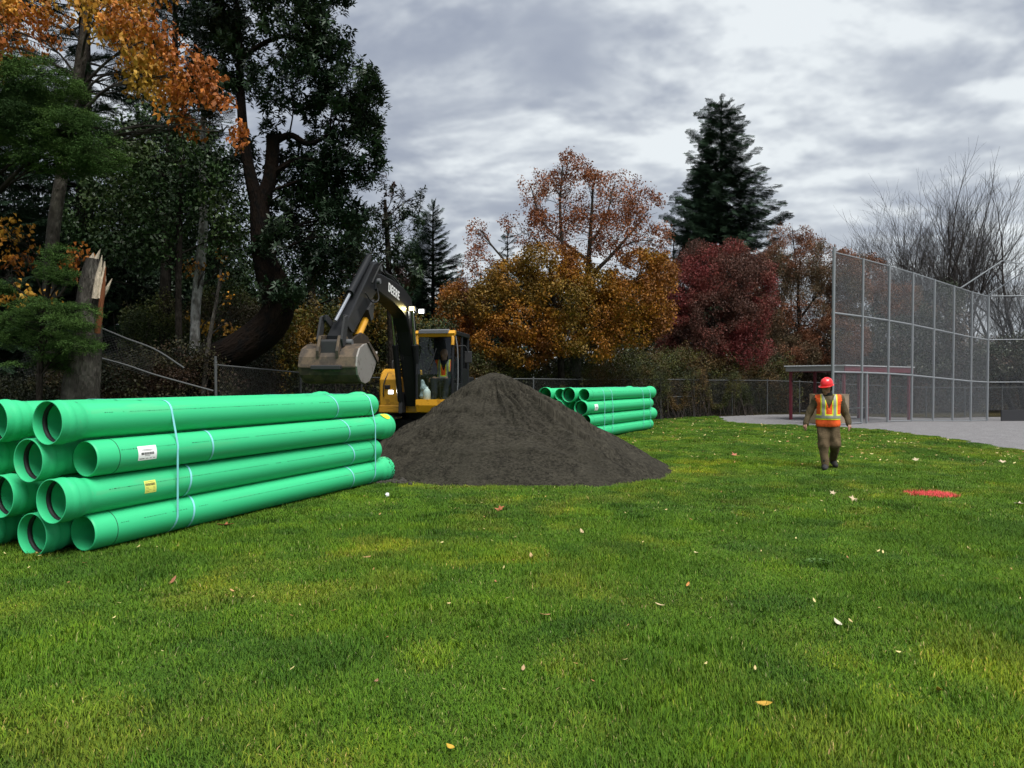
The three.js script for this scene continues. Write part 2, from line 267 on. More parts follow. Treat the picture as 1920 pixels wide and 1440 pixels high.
// ---------- grass blades ----------
{
  const green = [[0.086, 0.160, 0.008], [0.106, 0.182, 0.010], [0.130, 0.200, 0.012], [0.062, 0.130, 0.010], [0.18, 0.22, 0.020], [0.38, 0.32, 0.11]];
  const S = 0.34;
  const patch = (seed, wide) => {
    const r = rng(seed), b = new GB(), N = 720;
    for (let k = 0; k < N; k++) {
      const x = (r() + r() + r() - 1.5) / 1.5 * S * 0.85, z = (r() + r() + r() - 1.5) / 1.5 * S * 0.85, straw = r(), c0 = straw > 0.955 ? green[5] : green[Math.floor(r() * r() * 4.99)], s = 0.7 + r() * 0.6;
      const c = c0.map((v) => v * s), h = (0.017 + 0.027 * r()) * (straw > 0.955 ? 0.75 : 1), a = r() * 6.283, lean = h * (0.25 + 0.9 * r()), w = wide * (0.0019 + 0.0016 * r());
      const dx = Math.cos(a), dz = Math.sin(a), sx = -dz * w, sz = dx * w, n = V(-dx * 0.5, 0.8, -dz * 0.5).normalize();
      const i0 = b.vert(V(x - sx, -0.006, z - sz), n, 0, 0, c), i1 = b.vert(V(x + sx, -0.006, z + sz), n, 0, 0, c);
      const mx = x + dx * lean * 0.35, mz = z + dz * lean * 0.35, i2 = b.vert(V(mx - sx * 0.9, h * 0.62, mz - sz * 0.9), n, 0, 0, c), i3 = b.vert(V(mx + sx * 0.9, h * 0.62, mz + sz * 0.9), n, 0, 0, c), i4 = b.vert(V(x + dx * lean, h, z + dz * lean), n, 0, 0, c);
      b.i.push(i0, i1, i3, i0, i3, i2, i2, i3, i4);
    }
    return b.build();
  };
  const mat = phys([1, 1, 1], 0.75, { vertexColors: true, side: THREE.DoubleSide, transmission: 0.35, thickness: 0, specularIntensity: 0.25 });
  const grass = new THREE.Group(); grass.name = 'grass'; scene.add(grass); tag(grass, 'short uneven lawn grass, bright green with yellowed patches', 'grass', null, 'stuff');
  const m = new THREE.Matrix4(), q = new THREE.Quaternion(), c = new THREE.Color();
  const inPile = (x, z) => { const dx = x - PILE.x, dz = PILE.z - z; return Math.hypot(dx, dz) < pileR(Math.atan2(dz, dx)) - 0.06; };
  const kinds = [[11, 1.0, 1.6, 9, 0.17], [12, 1.0, 1.6, 9, 0.17], [13, 1.5, 9, 20, 0.2], [14, 2.6, 20, 45, 0.25]];
  for (const [seed, wide, d0, d1, step] of kinds) {
    const r = rng(seed * 7), spots = [], st = d1 === 9 ? step * 1.414 : step;
    for (let d = d0; d < d1; d += st) for (let x = -(0.78 * d + 2.6); x < 0.78 * d + 2.6; x += st) {
      const jx = x + (r() - 0.5) * st, jz = -d - (r() - 0.5) * st;
      if (jz < fenceZ(jx) + 0.1 || jx > gravelX(-jz) - 0.02 || inPile(jx, jz) || jx < -15) continue;
      spots.push([jx, jz]);
    }
    const im = new THREE.InstancedMesh(patch(seed, wide), mat, spots.length); im.name = 'grass_blades'; im.userData.kind = 'stuff'; im.castShadow = im.receiveShadow = true;
    spots.forEach(([x, z], k) => {
      const thick = fbm(x * 0.9 + 11, z * 0.9 + 31, 3), dry = 0.45 * fbm(x * 0.55 + 71, z * 0.8 + 13, 3) + 0.55 * fbm(x * 1.9 + 17, z * 2.2 + 43, 3), dark = 0.4 * fbm(x * 1.1 + 5, z * 1.1 + 91, 2) + 0.6 * fbm(x * 3.1 + 25, z * 3.1 + 9, 2), clover = fbm(x * 2.3 + 55, z * 2.3 + 7, 2);
      const s = 0.8 + 0.65 * ss(0.3, 0.75, thick);
      q.setFromEuler(new THREE.Euler((r() - 0.5) * 0.25, r() * 6.283, (r() - 0.5) * 0.25)); m.compose(V(x, gh(x, z), z), q, V(1, s * (0.8 + 0.45 * r()), 1)); im.setMatrixAt(k, m);
      const y = ss(0.48, 0.70, dry), g = ss(0.46, 0.68, dark);
      let R = lerp(0.84, 1.5, y) * lerp(1, 0.62, g), G = lerp(0.98, 1.18, y) * lerp(1, 0.72, g), B = lerp(1, 1.5, y) * lerp(1, 0.9, g);
      const moss = ss(0.62, 0.75, clover) * 0.5 + ss(2.2, 0.4, Math.hypot((x - 4.2) * 0.7, (z + 14.9) * 1.3)) * 0.8 * ss(0.35, 0.6, dark + 0.1); R *= 1 + 0.75 * moss; G *= 1 + 0.45 * moss; B *= 1 - 0.3 * moss;
      const v = 0.96 + 0.28 * r(); c.setRGB(R * v, G * v, B * v); im.setColorAt(k, c);
    });
    grass.add(im);
  }
}

// ---------- pipe stacks ----------
const PVC = (() => {
  const map = texture(512, (u, v) => { const a = loop(u, v, 5, 3, 2), b = loop(u, v, 40, 3, 12), s = ss(0.66, 0.8, loop(u, v, 14, 4, 33)); const k = 0.93 + 0.10 * a + 0.05 * (b - 0.5); return [lerp(0.040 * k, 0.11, s * 0.3), lerp(0.52 * k, 0.43, s * 0.3), lerp(0.215 * k, 0.2, s * 0.3)]; });
  const rough = texture(256, (u, v) => 0.38 + 0.25 * loop(u, v, 9, 4, 3), false);
  map.repeat.set(0.8, 0.35); rough.repeat.set(0.7, 0.3);
  return phys([1, 1, 1], 1, { map, roughnessMap: rough, specularIntensity: 0.7 });
})();
const rubber = std([0.006, 0.006, 0.007], 0.6), inkMat = std([0.008, 0.06, 0.03], 0.8), strapMat = phys([0.22, 0.62, 0.66], 0.35), cutEdge = std([0.12, 0.58, 0.27], 0.6);
const PL = 5.75, PR = 0.19;
const latheZ = (prof, seg) => new THREE.LatheGeometry(prof.map(([r, z]) => new THREE.Vector2(r, z)), seg).rotateX(Math.PI / 2);   // profile (radius, z), turned round z
const scaleUV = (g, a, b) => { const u = g.attributes.uv; for (let k = 0; k < u.count; k++) u.setXY(k, u.getX(k) * a, u.getY(k) * b); return g; };
const barrelGeo = scaleUV(latheZ([[0.1765, PL - 0.001], [0.1765, 3], [0.1765, 0.36], [0.1765, 0.31], [0.199, 0.25], [0.203, 0.145], [0.211, 0.14], [0.211, 0.095], [0.206, 0.09], [0.211, 0.004], [0.213, 0], [0.221, 0], [0.2235, 0.004], [0.221, 0.07], [0.2225, 0.085], [0.2255, 0.1], [0.226, 0.118], [0.2255, 0.136], [0.221, 0.152], [0.216, 0.165], [0.2145, 0.22], [0.208, 0.255], [0.197, 0.285], [0.191, 0.31], [PR, 0.36], [PR, 1], [PR, 2.5], [PR, 4], [PR, PL - 0.4], [PR, PL - 0.025], [0.1875, PL - 0.014], [0.1835, PL - 0.001], [0.1765, PL - 0.001]], 48), 1, 6);
const gasketGeo = latheZ([[0.2105, 0.143], [0.196, 0.138], [0.19, 0.128], [0.189, 0.115], [0.194, 0.106], [0.197, 0.1], [0.2105, 0.093]], 40);
const ringGeo = latheZ([[PR + 0.0002, PL - 0.262], [PR + 0.0016, PL - 0.261], [PR + 0.0016, PL - 0.254], [PR + 0.0002, PL - 0.253]], 40);
// thin printed line: short ink dashes on a strip that hugs the barrel
function printedLine(seed, ang, z0, z1) {
  const b = new GB(), r = rng(seed); let z = z0;
  while (z < z1) { const l = 0.008 + 0.03 * r() * r(), h = (0.004 + 0.004 * r()) / PR; 
    const P = (a, zz) => V(Math.cos(a) * (PR + 0.0012), Math.sin(a) * (PR + 0.0012), zz), n = V(Math.cos(ang), Math.sin(ang), 0);
    const i = b.vert(P(ang - h / 2, z), n), j = b.vert(P(ang + h / 2, z), n), k = b.vert(P(ang + h / 2, z + l), n), m = b.vert(P(ang - h / 2, z + l), n); b.i.push(i, k, j, i, m, k);
    z += l + 0.008 + (r() < 0.06 ? 0.25 * r() : 0.012 * r()); }
  return b.build();
}
function sticker(draw, w, h, ang, z0) {                          // paper label bent round the barrel
  const cv = document.createElement('canvas'); cv.width = 256; cv.height = Math.round(256 * h / w); const x = cv.getContext('2d'); draw(x, cv.width, cv.height);
  const t = new THREE.CanvasTexture(cv); t.colorSpace = THREE.SRGBColorSpace;
  return { t, geo(flipU, flipV) { const b = new GB(), N = 8, a0 = h / PR; for (let k = 0; k <= N; k++) for (const s of [0, 1]) { const a = ang + (k / N - 0.5) * a0, n = V(Math.cos(a), Math.sin(a), 0); b.vert(n.clone().multiplyScalar(PR + 0.0016).setZ(z0 + s * w), n, flipU ? 1 - s : s, flipV ? 1 - k / N : k / N); } for (let k = 0; k < N; k++) { const i = k * 2; b.i.push(i, i + 1, i + 3, i, i + 3, i + 2); } return b.build(); } };
}
const whiteSticker = (x, w, h) => { x.fillStyle = '#f2f3f1'; x.fillRect(0, 0, w, h); x.fillStyle = '#222'; x.fillRect(w * 0.36, h * 0.08, w * 0.28, 5); x.fillRect(w * 0.2, h * 0.26, w * 0.6, 6); x.fillRect(w * 0.28, h * 0.34, w * 0.44, 4); const r = rng(3); for (let k = 0.16; k < 0.84; k += 0.012 + 0.014 * r()) x.fillRect(w * k, h * 0.46, 2 + 3 * r(), h * 0.17); x.fillRect(w * 0.34, h * 0.67, w * 0.3, 5); x.fillRect(w * 0.07, h * 0.86, w * 0.26, 8); x.fillRect(w * 0.4, h * 0.86, w * 0.14, 5); x.fillRect(w * 0.62, h * 0.86, w * 0.1, 5); x.fillRect(w * 0.8, h * 0.86, w * 0.12, 5); };
const yellowSticker = (x, w, h) => { x.fillStyle = '#d9dc6a'; x.fillRect(0, 0, w, h); x.fillStyle = '#3a3a22'; x.fillRect(w * 0.1, h * 0.1, w * 0.75, 6); const r = rng(4); for (let k = 0.06; k < 0.92; k += 0.012 + 0.014 * r()) x.fillRect(w * k, h * 0.22, 2 + 3 * r(), h * 0.2); for (const y of [0.52, 0.62, 0.74, 0.86]) { x.fillRect(w * 0.08, h * y, w * (0.25 + 0.3 * r()), 5); x.fillRect(w * 0.72, h * y, w * 0.18, 5); } };

function pipeStack({ near, theta, rows, cols, parity, shift, pitch = 0.39, where, seed, group, straps, extras }) {
  const a = V(Math.sin(theta), 0, -Math.cos(theta)), b = V(-Math.cos(theta), 0, -Math.sin(theta)), r = rng(seed), centre = [];
  const rowName = ['bottom', 'second', 'third', 'top'], colName = ['on the lawn side', 'second from the lawn', 'third from the lawn', 'on the far side'];
  for (let row = 0; row < rows; row++) for (let c = 0; c < cols; c++) {
    const bellNear = (row + c + parity) % 2 === 1, lateral = c * 0.397 + shift[row] + (r() - 0.5) * 0.012, y = PR + (row ? 0.02 : 0.036) + row * pitch, s = (bellNear ? -0.29 : 0) + (r() - 0.5) * 0.07;
    const start = near.clone().addScaledVector(a, s).addScaledVector(b, lateral), end = start.clone().addScaledVector(a, PL);
    (centre[row] ??= []).push(lateral);
    const o = thing('pipe', `green pipe, ${bellNear ? 'belled' : 'plain'} end in front, ${rowName[row]} row of ${where}, ${colName[c]}`, 'pipe', bellNear ? start : end, 0, group);
    o.position.y = y; o.rotation.y = bellNear ? Math.PI - theta : -theta;      // local +z runs from the bell to the plain end
    o.rotation.order = 'YXZ'; o.rotation.z = 0;
    const barrel = add(o, 'barrel', barrelGeo, PVC); barrel.rotation.z = r() * 6.28;
    add(o, 'gasket', gasketGeo, rubber); add(o, 'insertion_line', ringGeo, inkMat);
    if (c === 0) {                                                             // print faces the lawn
      const face = bellNear ? Math.PI : 0;                                     // local x of the lawn side
      add(o, 'printed_line', printedLine(seed + row * 7, face + (bellNear ? -1 : 1) * (0.28 + 0.2 * r()), 0.5, PL - 0.3), inkMat).userData.kind = 'stuff';
      extras?.(o, row, bellNear, face);
    }
  }
  // straps: convex loops round whole rows
  straps.forEach(([r0, r1, s, label]) => {
    const pts = []; for (let row = r0; row <= r1; row++) for (const lat of centre[row]) for (let k = 0; k < 40; k++) { const t = k / 40 * 2 * Math.PI, R = PR + 0.004; pts.push([lat + Math.cos(t) * R, PR + (row ? 0.02 : 0.036) + row * pitch + Math.sin(t) * R]); }
    pts.sort((p, q) => p[0] - q[0] || p[1] - q[1]); const cr = (o, p, q) => (p[0] - o[0]) * (q[1] - o[1]) - (p[1] - o[1]) * (q[0] - o[0]), half = (L) => { const h = []; for (const p of L) { while (h.length > 1 && cr(h[h.length - 2], h[h.length - 1], p) <= 0) h.pop(); h.push(p); } h.pop(); return h; };
    const hull = [...half(pts), ...half([...pts].reverse())], gb = new GB(), w = 0.013, N = hull.length, base = near.clone().addScaledVector(a, s);
    hull.forEach(([l, y], k) => { const p = hull[(k + N - 1) % N], q = hull[(k + 1) % N], nl = q[1] - p[1], ny = -(q[0] - p[0]), nn = Math.hypot(nl, ny), skew = 0.05 * Math.sin(k / N * 6.28 + s * 3); 
      const n = b.clone().multiplyScalar(nl / nn).add(V(0, ny / nn, 0));
      for (const [dz, t] of [[-w, 0], [w, 0], [w, 0.0025], [-w, 0.0025]]) { const P = b.clone().multiplyScalar(l).add(V(0, Math.max(y, 0.005), 0)).addScaledVector(a, dz + skew).addScaledVector(n, t); gb.vert(P, t ? n : n.clone().negate()); } });
    for (let k = 0; k < N; k++) { const A = k * 4, B = ((k + 1) % N) * 4; for (const [x, y] of [[3, 2], [2, 1], [0, 3], [1, 0]]) gb.i.push(A + x, A + y, B + y, A + x, B + y, B + x); }
    const o = add(scene, 'strap', gb.build(), strapMat); o.position.copy(base); tag(o, label, 'strap', group.replace('pipes', 'straps'));
  });
}
pipeStack({
  near: at(155, 1041.7, 7.33).setY(0), theta: 22 * Math.PI / 180, rows: 4, cols: 4, parity: 0, shift: [0, 0.03, 0, 0.10], where: 'the near stack', seed: 21, group: 'pipes of the near stack',
  straps: [[0, 3, 1.02, 'pale blue strap round all four rows near the open end of the near stack'], [2, 2, 1.62, 'pale blue strap round the third row of the near stack, towards the camera'], [1, 1, 1.28, 'pale blue strap round the second row of the near stack, towards the camera'], [0, 0, 1.3, 'pale blue strap round the bottom row of the near stack, towards the camera'],
    [3, 3, 4.25, 'pale blue strap round the top row of the near stack, by the sand pile'], [2, 2, 4.4, 'pale blue strap round the third row of the near stack, by the sand pile'], [1, 1, 4.55, 'pale blue strap round the second row of the near stack, by the sand pile'], [0, 0, 4.5, 'pale blue strap round the bottom row of the near stack, by the sand pile'], [0, 3, 5.15, 'pale blue strap round all four rows of the near stack, beside the sand pile']],
  extras(o, row, bellNear, face) {
    if (row === 2) { const s = sticker(whiteSticker, 0.24, 0.16, face + 0.08, PL - 0.72); add(o, 'label_sticker', s.geo(true), std([1, 1, 1], 0.7, { map: s.t })).userData.label = 'white paper sticker with a bar code'; 
      const g = new GB(), r = rng(9); const N = 10, M = 14; for (let i = 0; i <= N; i++) for (let j = 0; j <= M; j++) { const u = i / N * 2 - 1, t = j / M * 2 * Math.PI, k = Math.abs(u), aa = 1.05 + Math.cos(t) * 0.42 * (1 - 0.1 * r()), zz = 0.16 + Math.sin(t) * 0.1 * (0.9 + 0.2 * r()); const f = (i / N), A = 1.05 + (aa - 1.05) * f, Z = 0.16 + (zz - 0.16) * f; const R = (Z < 0.08 ? 0.2235 : Z < 0.155 ? 0.2262 : 0.2215) + 0.002, n = V(Math.cos(A), Math.sin(A), 0); g.vert(n.clone().multiplyScalar(R).setZ(Z), n); }
      for (let i = 0; i < N; i++) for (let j = 0; j < M; j++) { const A = i * (M + 1) + j; g.i.push(A, A + M + 1, A + 1, A + 1, A + M + 1, A + M + 2); }
      add(o, 'paint_splash', g.build(), std([0.72, 0.66, 0.02], 0.6)).userData.label = 'yellow paint splash on the bell'; }
    if (row === 1) { const s = sticker(yellowSticker, 0.15, 0.14, face - 0.12 + Math.PI * 0, 0.93); add(o, 'label_sticker', s.geo(false, true), std([1, 1, 1], 0.7, { map: s.t })).userData.label = 'small yellow paper sticker'; }
    if (row === 0) { const g = new GB(), r = rng(19); for (let k = 0; k < 70; k++) { const A = (r() - 0.5) * 2.6 + 0.1, Z = 0.005 + 0.26 * r() * r(), s = 0.004 + 0.018 * r() * r(), R = (Z < 0.08 ? 0.222 : Z < 0.15 ? 0.226 : Z < 0.21 ? 0.216 : 0.209), n = V(Math.cos(A), Math.sin(A), 0); g.geom(new THREE.IcosahedronGeometry(1, 0), new THREE.Matrix4().compose(n.clone().multiplyScalar(R).setZ(Z), new THREE.Quaternion().setFromUnitVectors(V(0, 0, 1), n), V(s, s * (0.6 + r()), s * 0.3))); }
      add(o, 'mud_spatter', g.build(), std([0.012, 0.011, 0.01], 1)).userData.label = 'dark mud stuck to the far bell'; }
  },
});
pipeStack({
  near: V(2.2, 0, -21.3), theta: 31 * Math.PI / 180, rows: 4, cols: 4, parity: 1, shift: [0, 0.0, 0, 0.04], where: 'the far stack', seed: 41, group: 'pipes of the far stack',
  straps: [[0, 3, 1.0, 'pale blue strap round all rows of the far stack, behind the sand pile'], [0, 3, 1.7, 'second pale blue strap round all rows of the far stack from the sand pile'], [0, 3, 4.4, 'pale blue strap round all rows of the far stack, third from the sand pile'], [0, 3, 5.1, 'pale blue strap round the far stack beside the fence end']],
  extras(o, row, bellNear, face) { if (row === 2) { const s = sticker(whiteSticker, 0.24, 0.2, face, 0.6); add(o, 'label_sticker', s.geo(false, true), std([1, 1, 1], 0.7, { map: s.t })); } },
});

// ---------- people: bones with radii, joined smoothly ----------
function figure(J, cell = 0.012) {
  // J: joints; returns the fields of body and clothes
  const arms = (s, g) => [[J['sh' + s], J['el' + s], 0.058 + g, 0.046 + g], [J['el' + s], J['wr' + s], 0.045 + g, 0.031 + g]];
  const legs = (s, g) => [[J['hip' + s], J['kn' + s], 0.092 + g, 0.064 + g], [J['kn' + s], J['an' + s], 0.060 + g, 0.042 + g]];
  const torso = (g) => [[J.pelvis, J.belly, 0.125 + g, 0.125 + g], [J.belly, J.chest, 0.125 + g, 0.14 + g], ...[-1, 1].flatMap((s) => [[J.pelvis.map((v, k) => v + (k ? 0 : s * 0.06)), J.chest.map((v, k) => v + (k === 0 ? s * 0.085 : k === 1 ? -0.04 : 0)), 0.115 + g, 0.115 + g]]), [J.shL, J.chest, 0.075 + g, 0.12 + g], [J.shR, J.chest, 0.075 + g, 0.12 + g], [J.hipL, J.pelvis, 0.1 + g, 0.12 + g], [J.hipR, J.pelvis, 0.1 + g, 0.12 + g]];
  const blend = (list, k) => (x, y, z) => { let d = 9; for (const [a, b, ra, rb] of list) d = smin(d, bone(x, y, z, a, b, ra, rb), k); return d; };
  const mid = (a, b, t) => a.map((v, k) => lerp(v, b[k], t));
  const hand = (s) => {
    const w = J['wr' + s], e = J['el' + s], dir = w.map((v, k) => v - e[k]), l = Math.hypot(...dir), d = dir.map((v) => v / l), side = J['palm' + s] ?? [0, 0, 1];
    const P = (f, o, b = 0) => w.map((v, k) => v + d[k] * f + side[k] * o + (J['curl' + s]?.[k] ?? 0) * b), out = [[w, P(0.075, 0), 0.03, 0.036]];
    [[-0.027, 0.155], [-0.009, 0.17], [0.009, 0.165], [0.026, 0.145]].forEach(([o, L]) => { out.push([P(0.07, o), P(0.07 + (L - 0.07) * 0.5, o * 1.1, 0.015), 0.0105, 0.0095], [P(0.07 + (L - 0.07) * 0.5, o * 1.1, 0.015), P(L - 0.01, o * 1.1, 0.045), 0.0095, 0.008]); });
    out.push([P(0.02, 0.03), P(0.065, 0.052, 0.012), 0.014, 0.0115], [P(0.065, 0.052, 0.012), P(0.1, 0.05, 0.03), 0.011, 0.009]);
    return out;
  };
  const h = J.head, f = J.face, up = J.crown, rt = [up[1] * f[2] - up[2] * f[1], up[2] * f[0] - up[0] * f[2], up[0] * f[1] - up[1] * f[0]];
  const H = (fr, u, r) => h.map((v, k) => v + f[k] * fr + up[k] * u + rt[k] * r);
  const head = [[H(-0.015, 0.045, 0), H(0.0, 0.03, 0), 0.092, 0.092], [H(0.02, -0.05, 0), H(0.045, -0.085, 0), 0.066, 0.042], [H(0.085, 0.012, 0), H(0.108, -0.028, 0), 0.012, 0.017], [H(0.07, 0.03, -0.04), H(0.07, 0.03, 0.04), 0.026, 0.026], [H(-0.005, 0.01, 0.086), H(-0.012, -0.03, 0.084), 0.014, 0.012], [H(-0.005, 0.01, -0.086), H(-0.012, -0.03, -0.084), 0.014, 0.012], [H(0.075, -0.06, -0.018), H(0.075, -0.06, 0.018), 0.018, 0.018]];
  const fields = {
    H, head: blend(head, 0.03), neck: [J.chest, J.head, 0.06, 0.056],
    body: blend([...torso(0), ...arms('L', 0), ...arms('R', 0), ...legs('L', 0), ...legs('R', 0), [J.chest.map((v, k) => v + (k === 1 ? 0.05 : 0)), h, 0.062, 0.056], ...head.slice(0, 2), ...['L', 'R'].map((s) => [J['an' + s], J['toe' + s], 0.04, 0.03])], 0.045),
    jacket: blend([...torso(0.02), ...arms('L', 0.02), ...arms('R', 0.02)], 0.06), torso: blend(torso(0.034), 0.07),
    trousers: blend([[J.hipL, J.pelvis, 0.115, 0.135], [J.hipR, J.pelvis, 0.115, 0.135], ...legs('L', 0.03), ...legs('R', 0.03)], 0.05),
    boots: Object.fromEntries(['L', 'R'].map((s) => [s, blend([[J['an' + s].map((v, k) => v + (k === 1 ? 0.1 : 0)), J['an' + s], 0.066, 0.064], [J['an' + s].map((v, k) => v - (k === 1 ? 0.03 : 0)), J['toe' + s], 0.06, 0.053]], 0.03)])),
    hands: [hand('L'), hand('R')], blend, mid,
  };
  return fields;
}
const skin = std([0.30, 0.155, 0.10], 0.6), hairMat = std([0.012, 0.010, 0.009], 0.8), khaki = std([0.125, 0.09, 0.052], 0.95), khakiDark = std([0.10, 0.078, 0.046], 0.95), bootMat = std([0.02, 0.018, 0.018], 0.8), orange = phys([0.92, 0.115, 0.012], 0.75), silver = std([0.30, 0.31, 0.26], 0.5), lime = std([0.72, 0.78, 0.03], 0.7), hatRed = phys([0.78, 0.02, 0.022], 0.3, { clearcoat: 0.4 });
const weave = texture(256, (u, v) => 0.5 * loop(u, v, 40, 3, 2) + 0.5 * loop(u, v, 7, 3, 9), false); weave.repeat.set(3, 3);
for (const m of [khaki, khakiDark, orange]) { m.bumpMap = weave; m.bumpScale = 0.02; }
function mergeGeos(list) { const b = new GB(); list.forEach((g) => b.geom(g)); return b.build(); }
function person(o, J, opt) {
  const A = figure(J), lo = [9, 9, 9], hi = [-9, -9, -9]; for (const k in J) if (!/face|crown|palm|curl/.test(k)) for (let i = 0; i < 3; i++) { lo[i] = Math.min(lo[i], J[k][i] - 0.24); hi[i] = Math.max(hi[i], J[k][i] + 0.24); }
  const box = (p, r) => [p.map((v) => v - r), p.map((v) => v + r)], c = opt.cell ?? 0.012;
  const fold = (x, y, z, k, f) => k * (n3(x * f + 3, y * f * 0.6 + 9, z * f + 5) - 0.5);
  const wr = (s) => box(J['wr' + s], 0.24);
  const body = add(o, 'body', mergeGeos([nets(A.body, lo, hi, c), nets(A.head, ...box(J.head, 0.2), opt.fine ?? 0.004), nets(A.blend(A.hands[0], 0.008), ...wr('L'), opt.fine ?? 0.0035), nets(A.blend(A.hands[1], 0.008), ...wr('R'), opt.fine ?? 0.0035)]), skin);
  add(o, 'trousers', nets((x, y, z) => Math.max(A.trousers(x, y, z) + fold(x, y, z, 0.035, 14), (J.belly[1] - 0.06) * -1 + y), lo, hi, c), opt.trousers ?? khaki);
  const hem = opt.hem, nk = J.chest[1] + 0.19;
  add(o, 'jacket', nets((x, y, z) => Math.max(A.jacket(x, y, z) + fold(x, y, z, 0.03, 16), hem - 0.03 - y, y - nk, 0.03 - Math.hypot(x - J.wrL[0], y - J.wrL[1], z - J.wrL[2]), 0.03 - Math.hypot(x - J.wrR[0], y - J.wrR[1], z - J.wrR[2])), lo, hi, c), opt.jacket ?? khakiDark);
  for (const s of ['L', 'R']) add(o, 'boot', nets((x, y, z) => Math.max(A.boots[s](x, y, z), Math.min(J['an' + s][1], J['toe' + s][1] + 0.03) - 0.095 - y), ...box(J['an' + s], 0.3), c), bootMat);
  // vest: a shell over the trunk, open at the neck, cut away at the armholes
  const arm = (x, y, z, s) => bone(x, y, z, J['sh' + s].map((v, k) => v + (k === 0 ? (s === 'L' ? 0.055 : -0.055) : 0)), J['el' + s], 0.1, 0.12);
  const front = (x) => Math.abs(x - J.chest[0]), vee = (x, y) => (y - (J.chest[1] - 0.13)) * 0.36 - front(x);
  const vest = (x, y, z, g) => Math.max(A.torso(x, y, z) + fold(x, y, z, 0.022, 12) - g, hem - y, y - nk + 0.02, -arm(x, y, z, 'L'), -arm(x, y, z, 'R'), z > J.chest[2] ? Math.max(vee(x, y), -9) : -9);
  const vs = add(o, 'vest', nets((x, y, z) => vest(x, y, z, 0), lo, hi, c), orange);
  const strip = (name, mat, g, region) => add(vs, name, nets((x, y, z) => Math.max(vest(x, y, z, g), region(x, y, z)), lo, hi, c * 0.75), mat);
  const wy = J.chest[1] - 0.285, q = (x) => front(x) - 0.105;
  strip('lime_trim', lime, 0.006, (x, y, z) => Math.max(Math.min(Math.abs(q(x)) - 0.052, Math.abs(y - wy) - 0.055), hem + 0.06 - y, Math.max(y < wy - 0.055 ? 1 : -1, -9)));
  strip('reflective_stripe', silver, 0.011, (x, y, z) => Math.max(Math.min(Math.abs(q(x)) - 0.03, Math.abs(y - wy) - 0.032), Math.max(y < wy - 0.032 ? 1 : -1, -9)));
  if (!opt.simple) {
    const H = A.H, inHat = (p) => p;
    add(o, 'hair', nets((x, y, z) => { const a = A.head(x, y, z) - 0.012, p = [x - J.head[0], y - J.head[1], z - J.head[2]], fr = p[0] * J.face[0] + p[1] * J.face[1] + p[2] * J.face[2], u = p[0] * J.crown[0] + p[1] * J.crown[1] + p[2] * J.crown[2]; return Math.max(a, Math.max(fr - 0.02, -u - 0.075)); }, ...box(J.head, 0.2), 0.006), hairMat).userData.label = 'dark hair under the hat';
    for (const s of [-1, 1]) add(body, 'eye', new GB().geom(new THREE.SphereGeometry(0.012, 10, 8), new THREE.Matrix4().setPosition(...H(0.088, 0.012, s * 0.033))).build(), std([0.03, 0.025, 0.02], 0.2));
    // collar of a dark hood
    add(o, 'collar', nets((x, y, z) => { const a = bone(x, y, z, J.chest.map((v, k) => v + (k === 1 ? 0.12 : 0)), J.head, 0.098, 0.075); return Math.max(a, y - (J.head[1] - 0.075) - (z - J.head[2]) * -0.3, J.chest[1] + 0.1 - y); }, ...box(J.head.map((v, k) => v - (k === 1 ? 0.14 : 0)), 0.22), 0.008), std([0.02, 0.02, 0.02], 0.9));
    const hat = new THREE.Group(); hat.name = 'hard_hat'; o.add(hat);
    const rt = V(...J.crown).cross(V(...J.face)).normalize(), basis = new THREE.Matrix4().makeBasis(rt, V(...J.crown), V(...J.face)); hat.quaternion.setFromRotationMatrix(basis); hat.position.set(...H(-0.012, 0.066, 0));
    const shell = new THREE.LatheGeometry([[0.128, 0], [0.129, 0.02], [0.126, 0.05], [0.117, 0.085], [0.098, 0.117], [0.07, 0.138], [0.035, 0.149], [0.0001, 0.152]].map((p) => new THREE.Vector2(...p)), 32); shell.scale(0.93, 1, 1.12); add(hat, 'shell', shell, hatRed);
    const rid = new GB(); for (const x of [-0.03, 0, 0.03]) rid.tube(range(-1.2, 1.25, 12).map((t) => V(x, 0.004 + Math.cos(t) * Math.sqrt(Math.max(0, 0.152 ** 2 - x * x * 1.6)) * 0.995, Math.sin(t) * 0.137)), 0.008, 6); add(hat, 'ridge', rid.build(), hatRed);
    const brim = new GB(); const NB = 36; for (let k = 0; k <= NB; k++) { const t = k / NB * 6.2832, fwd = Math.max(0, Math.cos(t)), e = 0.014 + 0.05 * fwd * fwd; for (const [r, y] of [[0, 0.006], [e, -0.012 * fwd], [e, -0.006 - 0.012 * fwd], [0, -0.002]]) brim.vert(V(Math.sin(t) * (0.119 + r), y, Math.cos(t) * (0.143 + r)), V(Math.sin(t) * 0.3, y < 0 ? -1 : 1, Math.cos(t) * 0.3).normalize()); }
    for (let k = 0; k < NB; k++) for (let j = 0; j < 4; j++) { const a = k * 4 + j, b = k * 4 + (j + 1) % 4; brim.i.push(a, b, a + 4, b, b + 4, a + 4); } add(hat, 'brim', brim.build(), hatRed);
  }
}
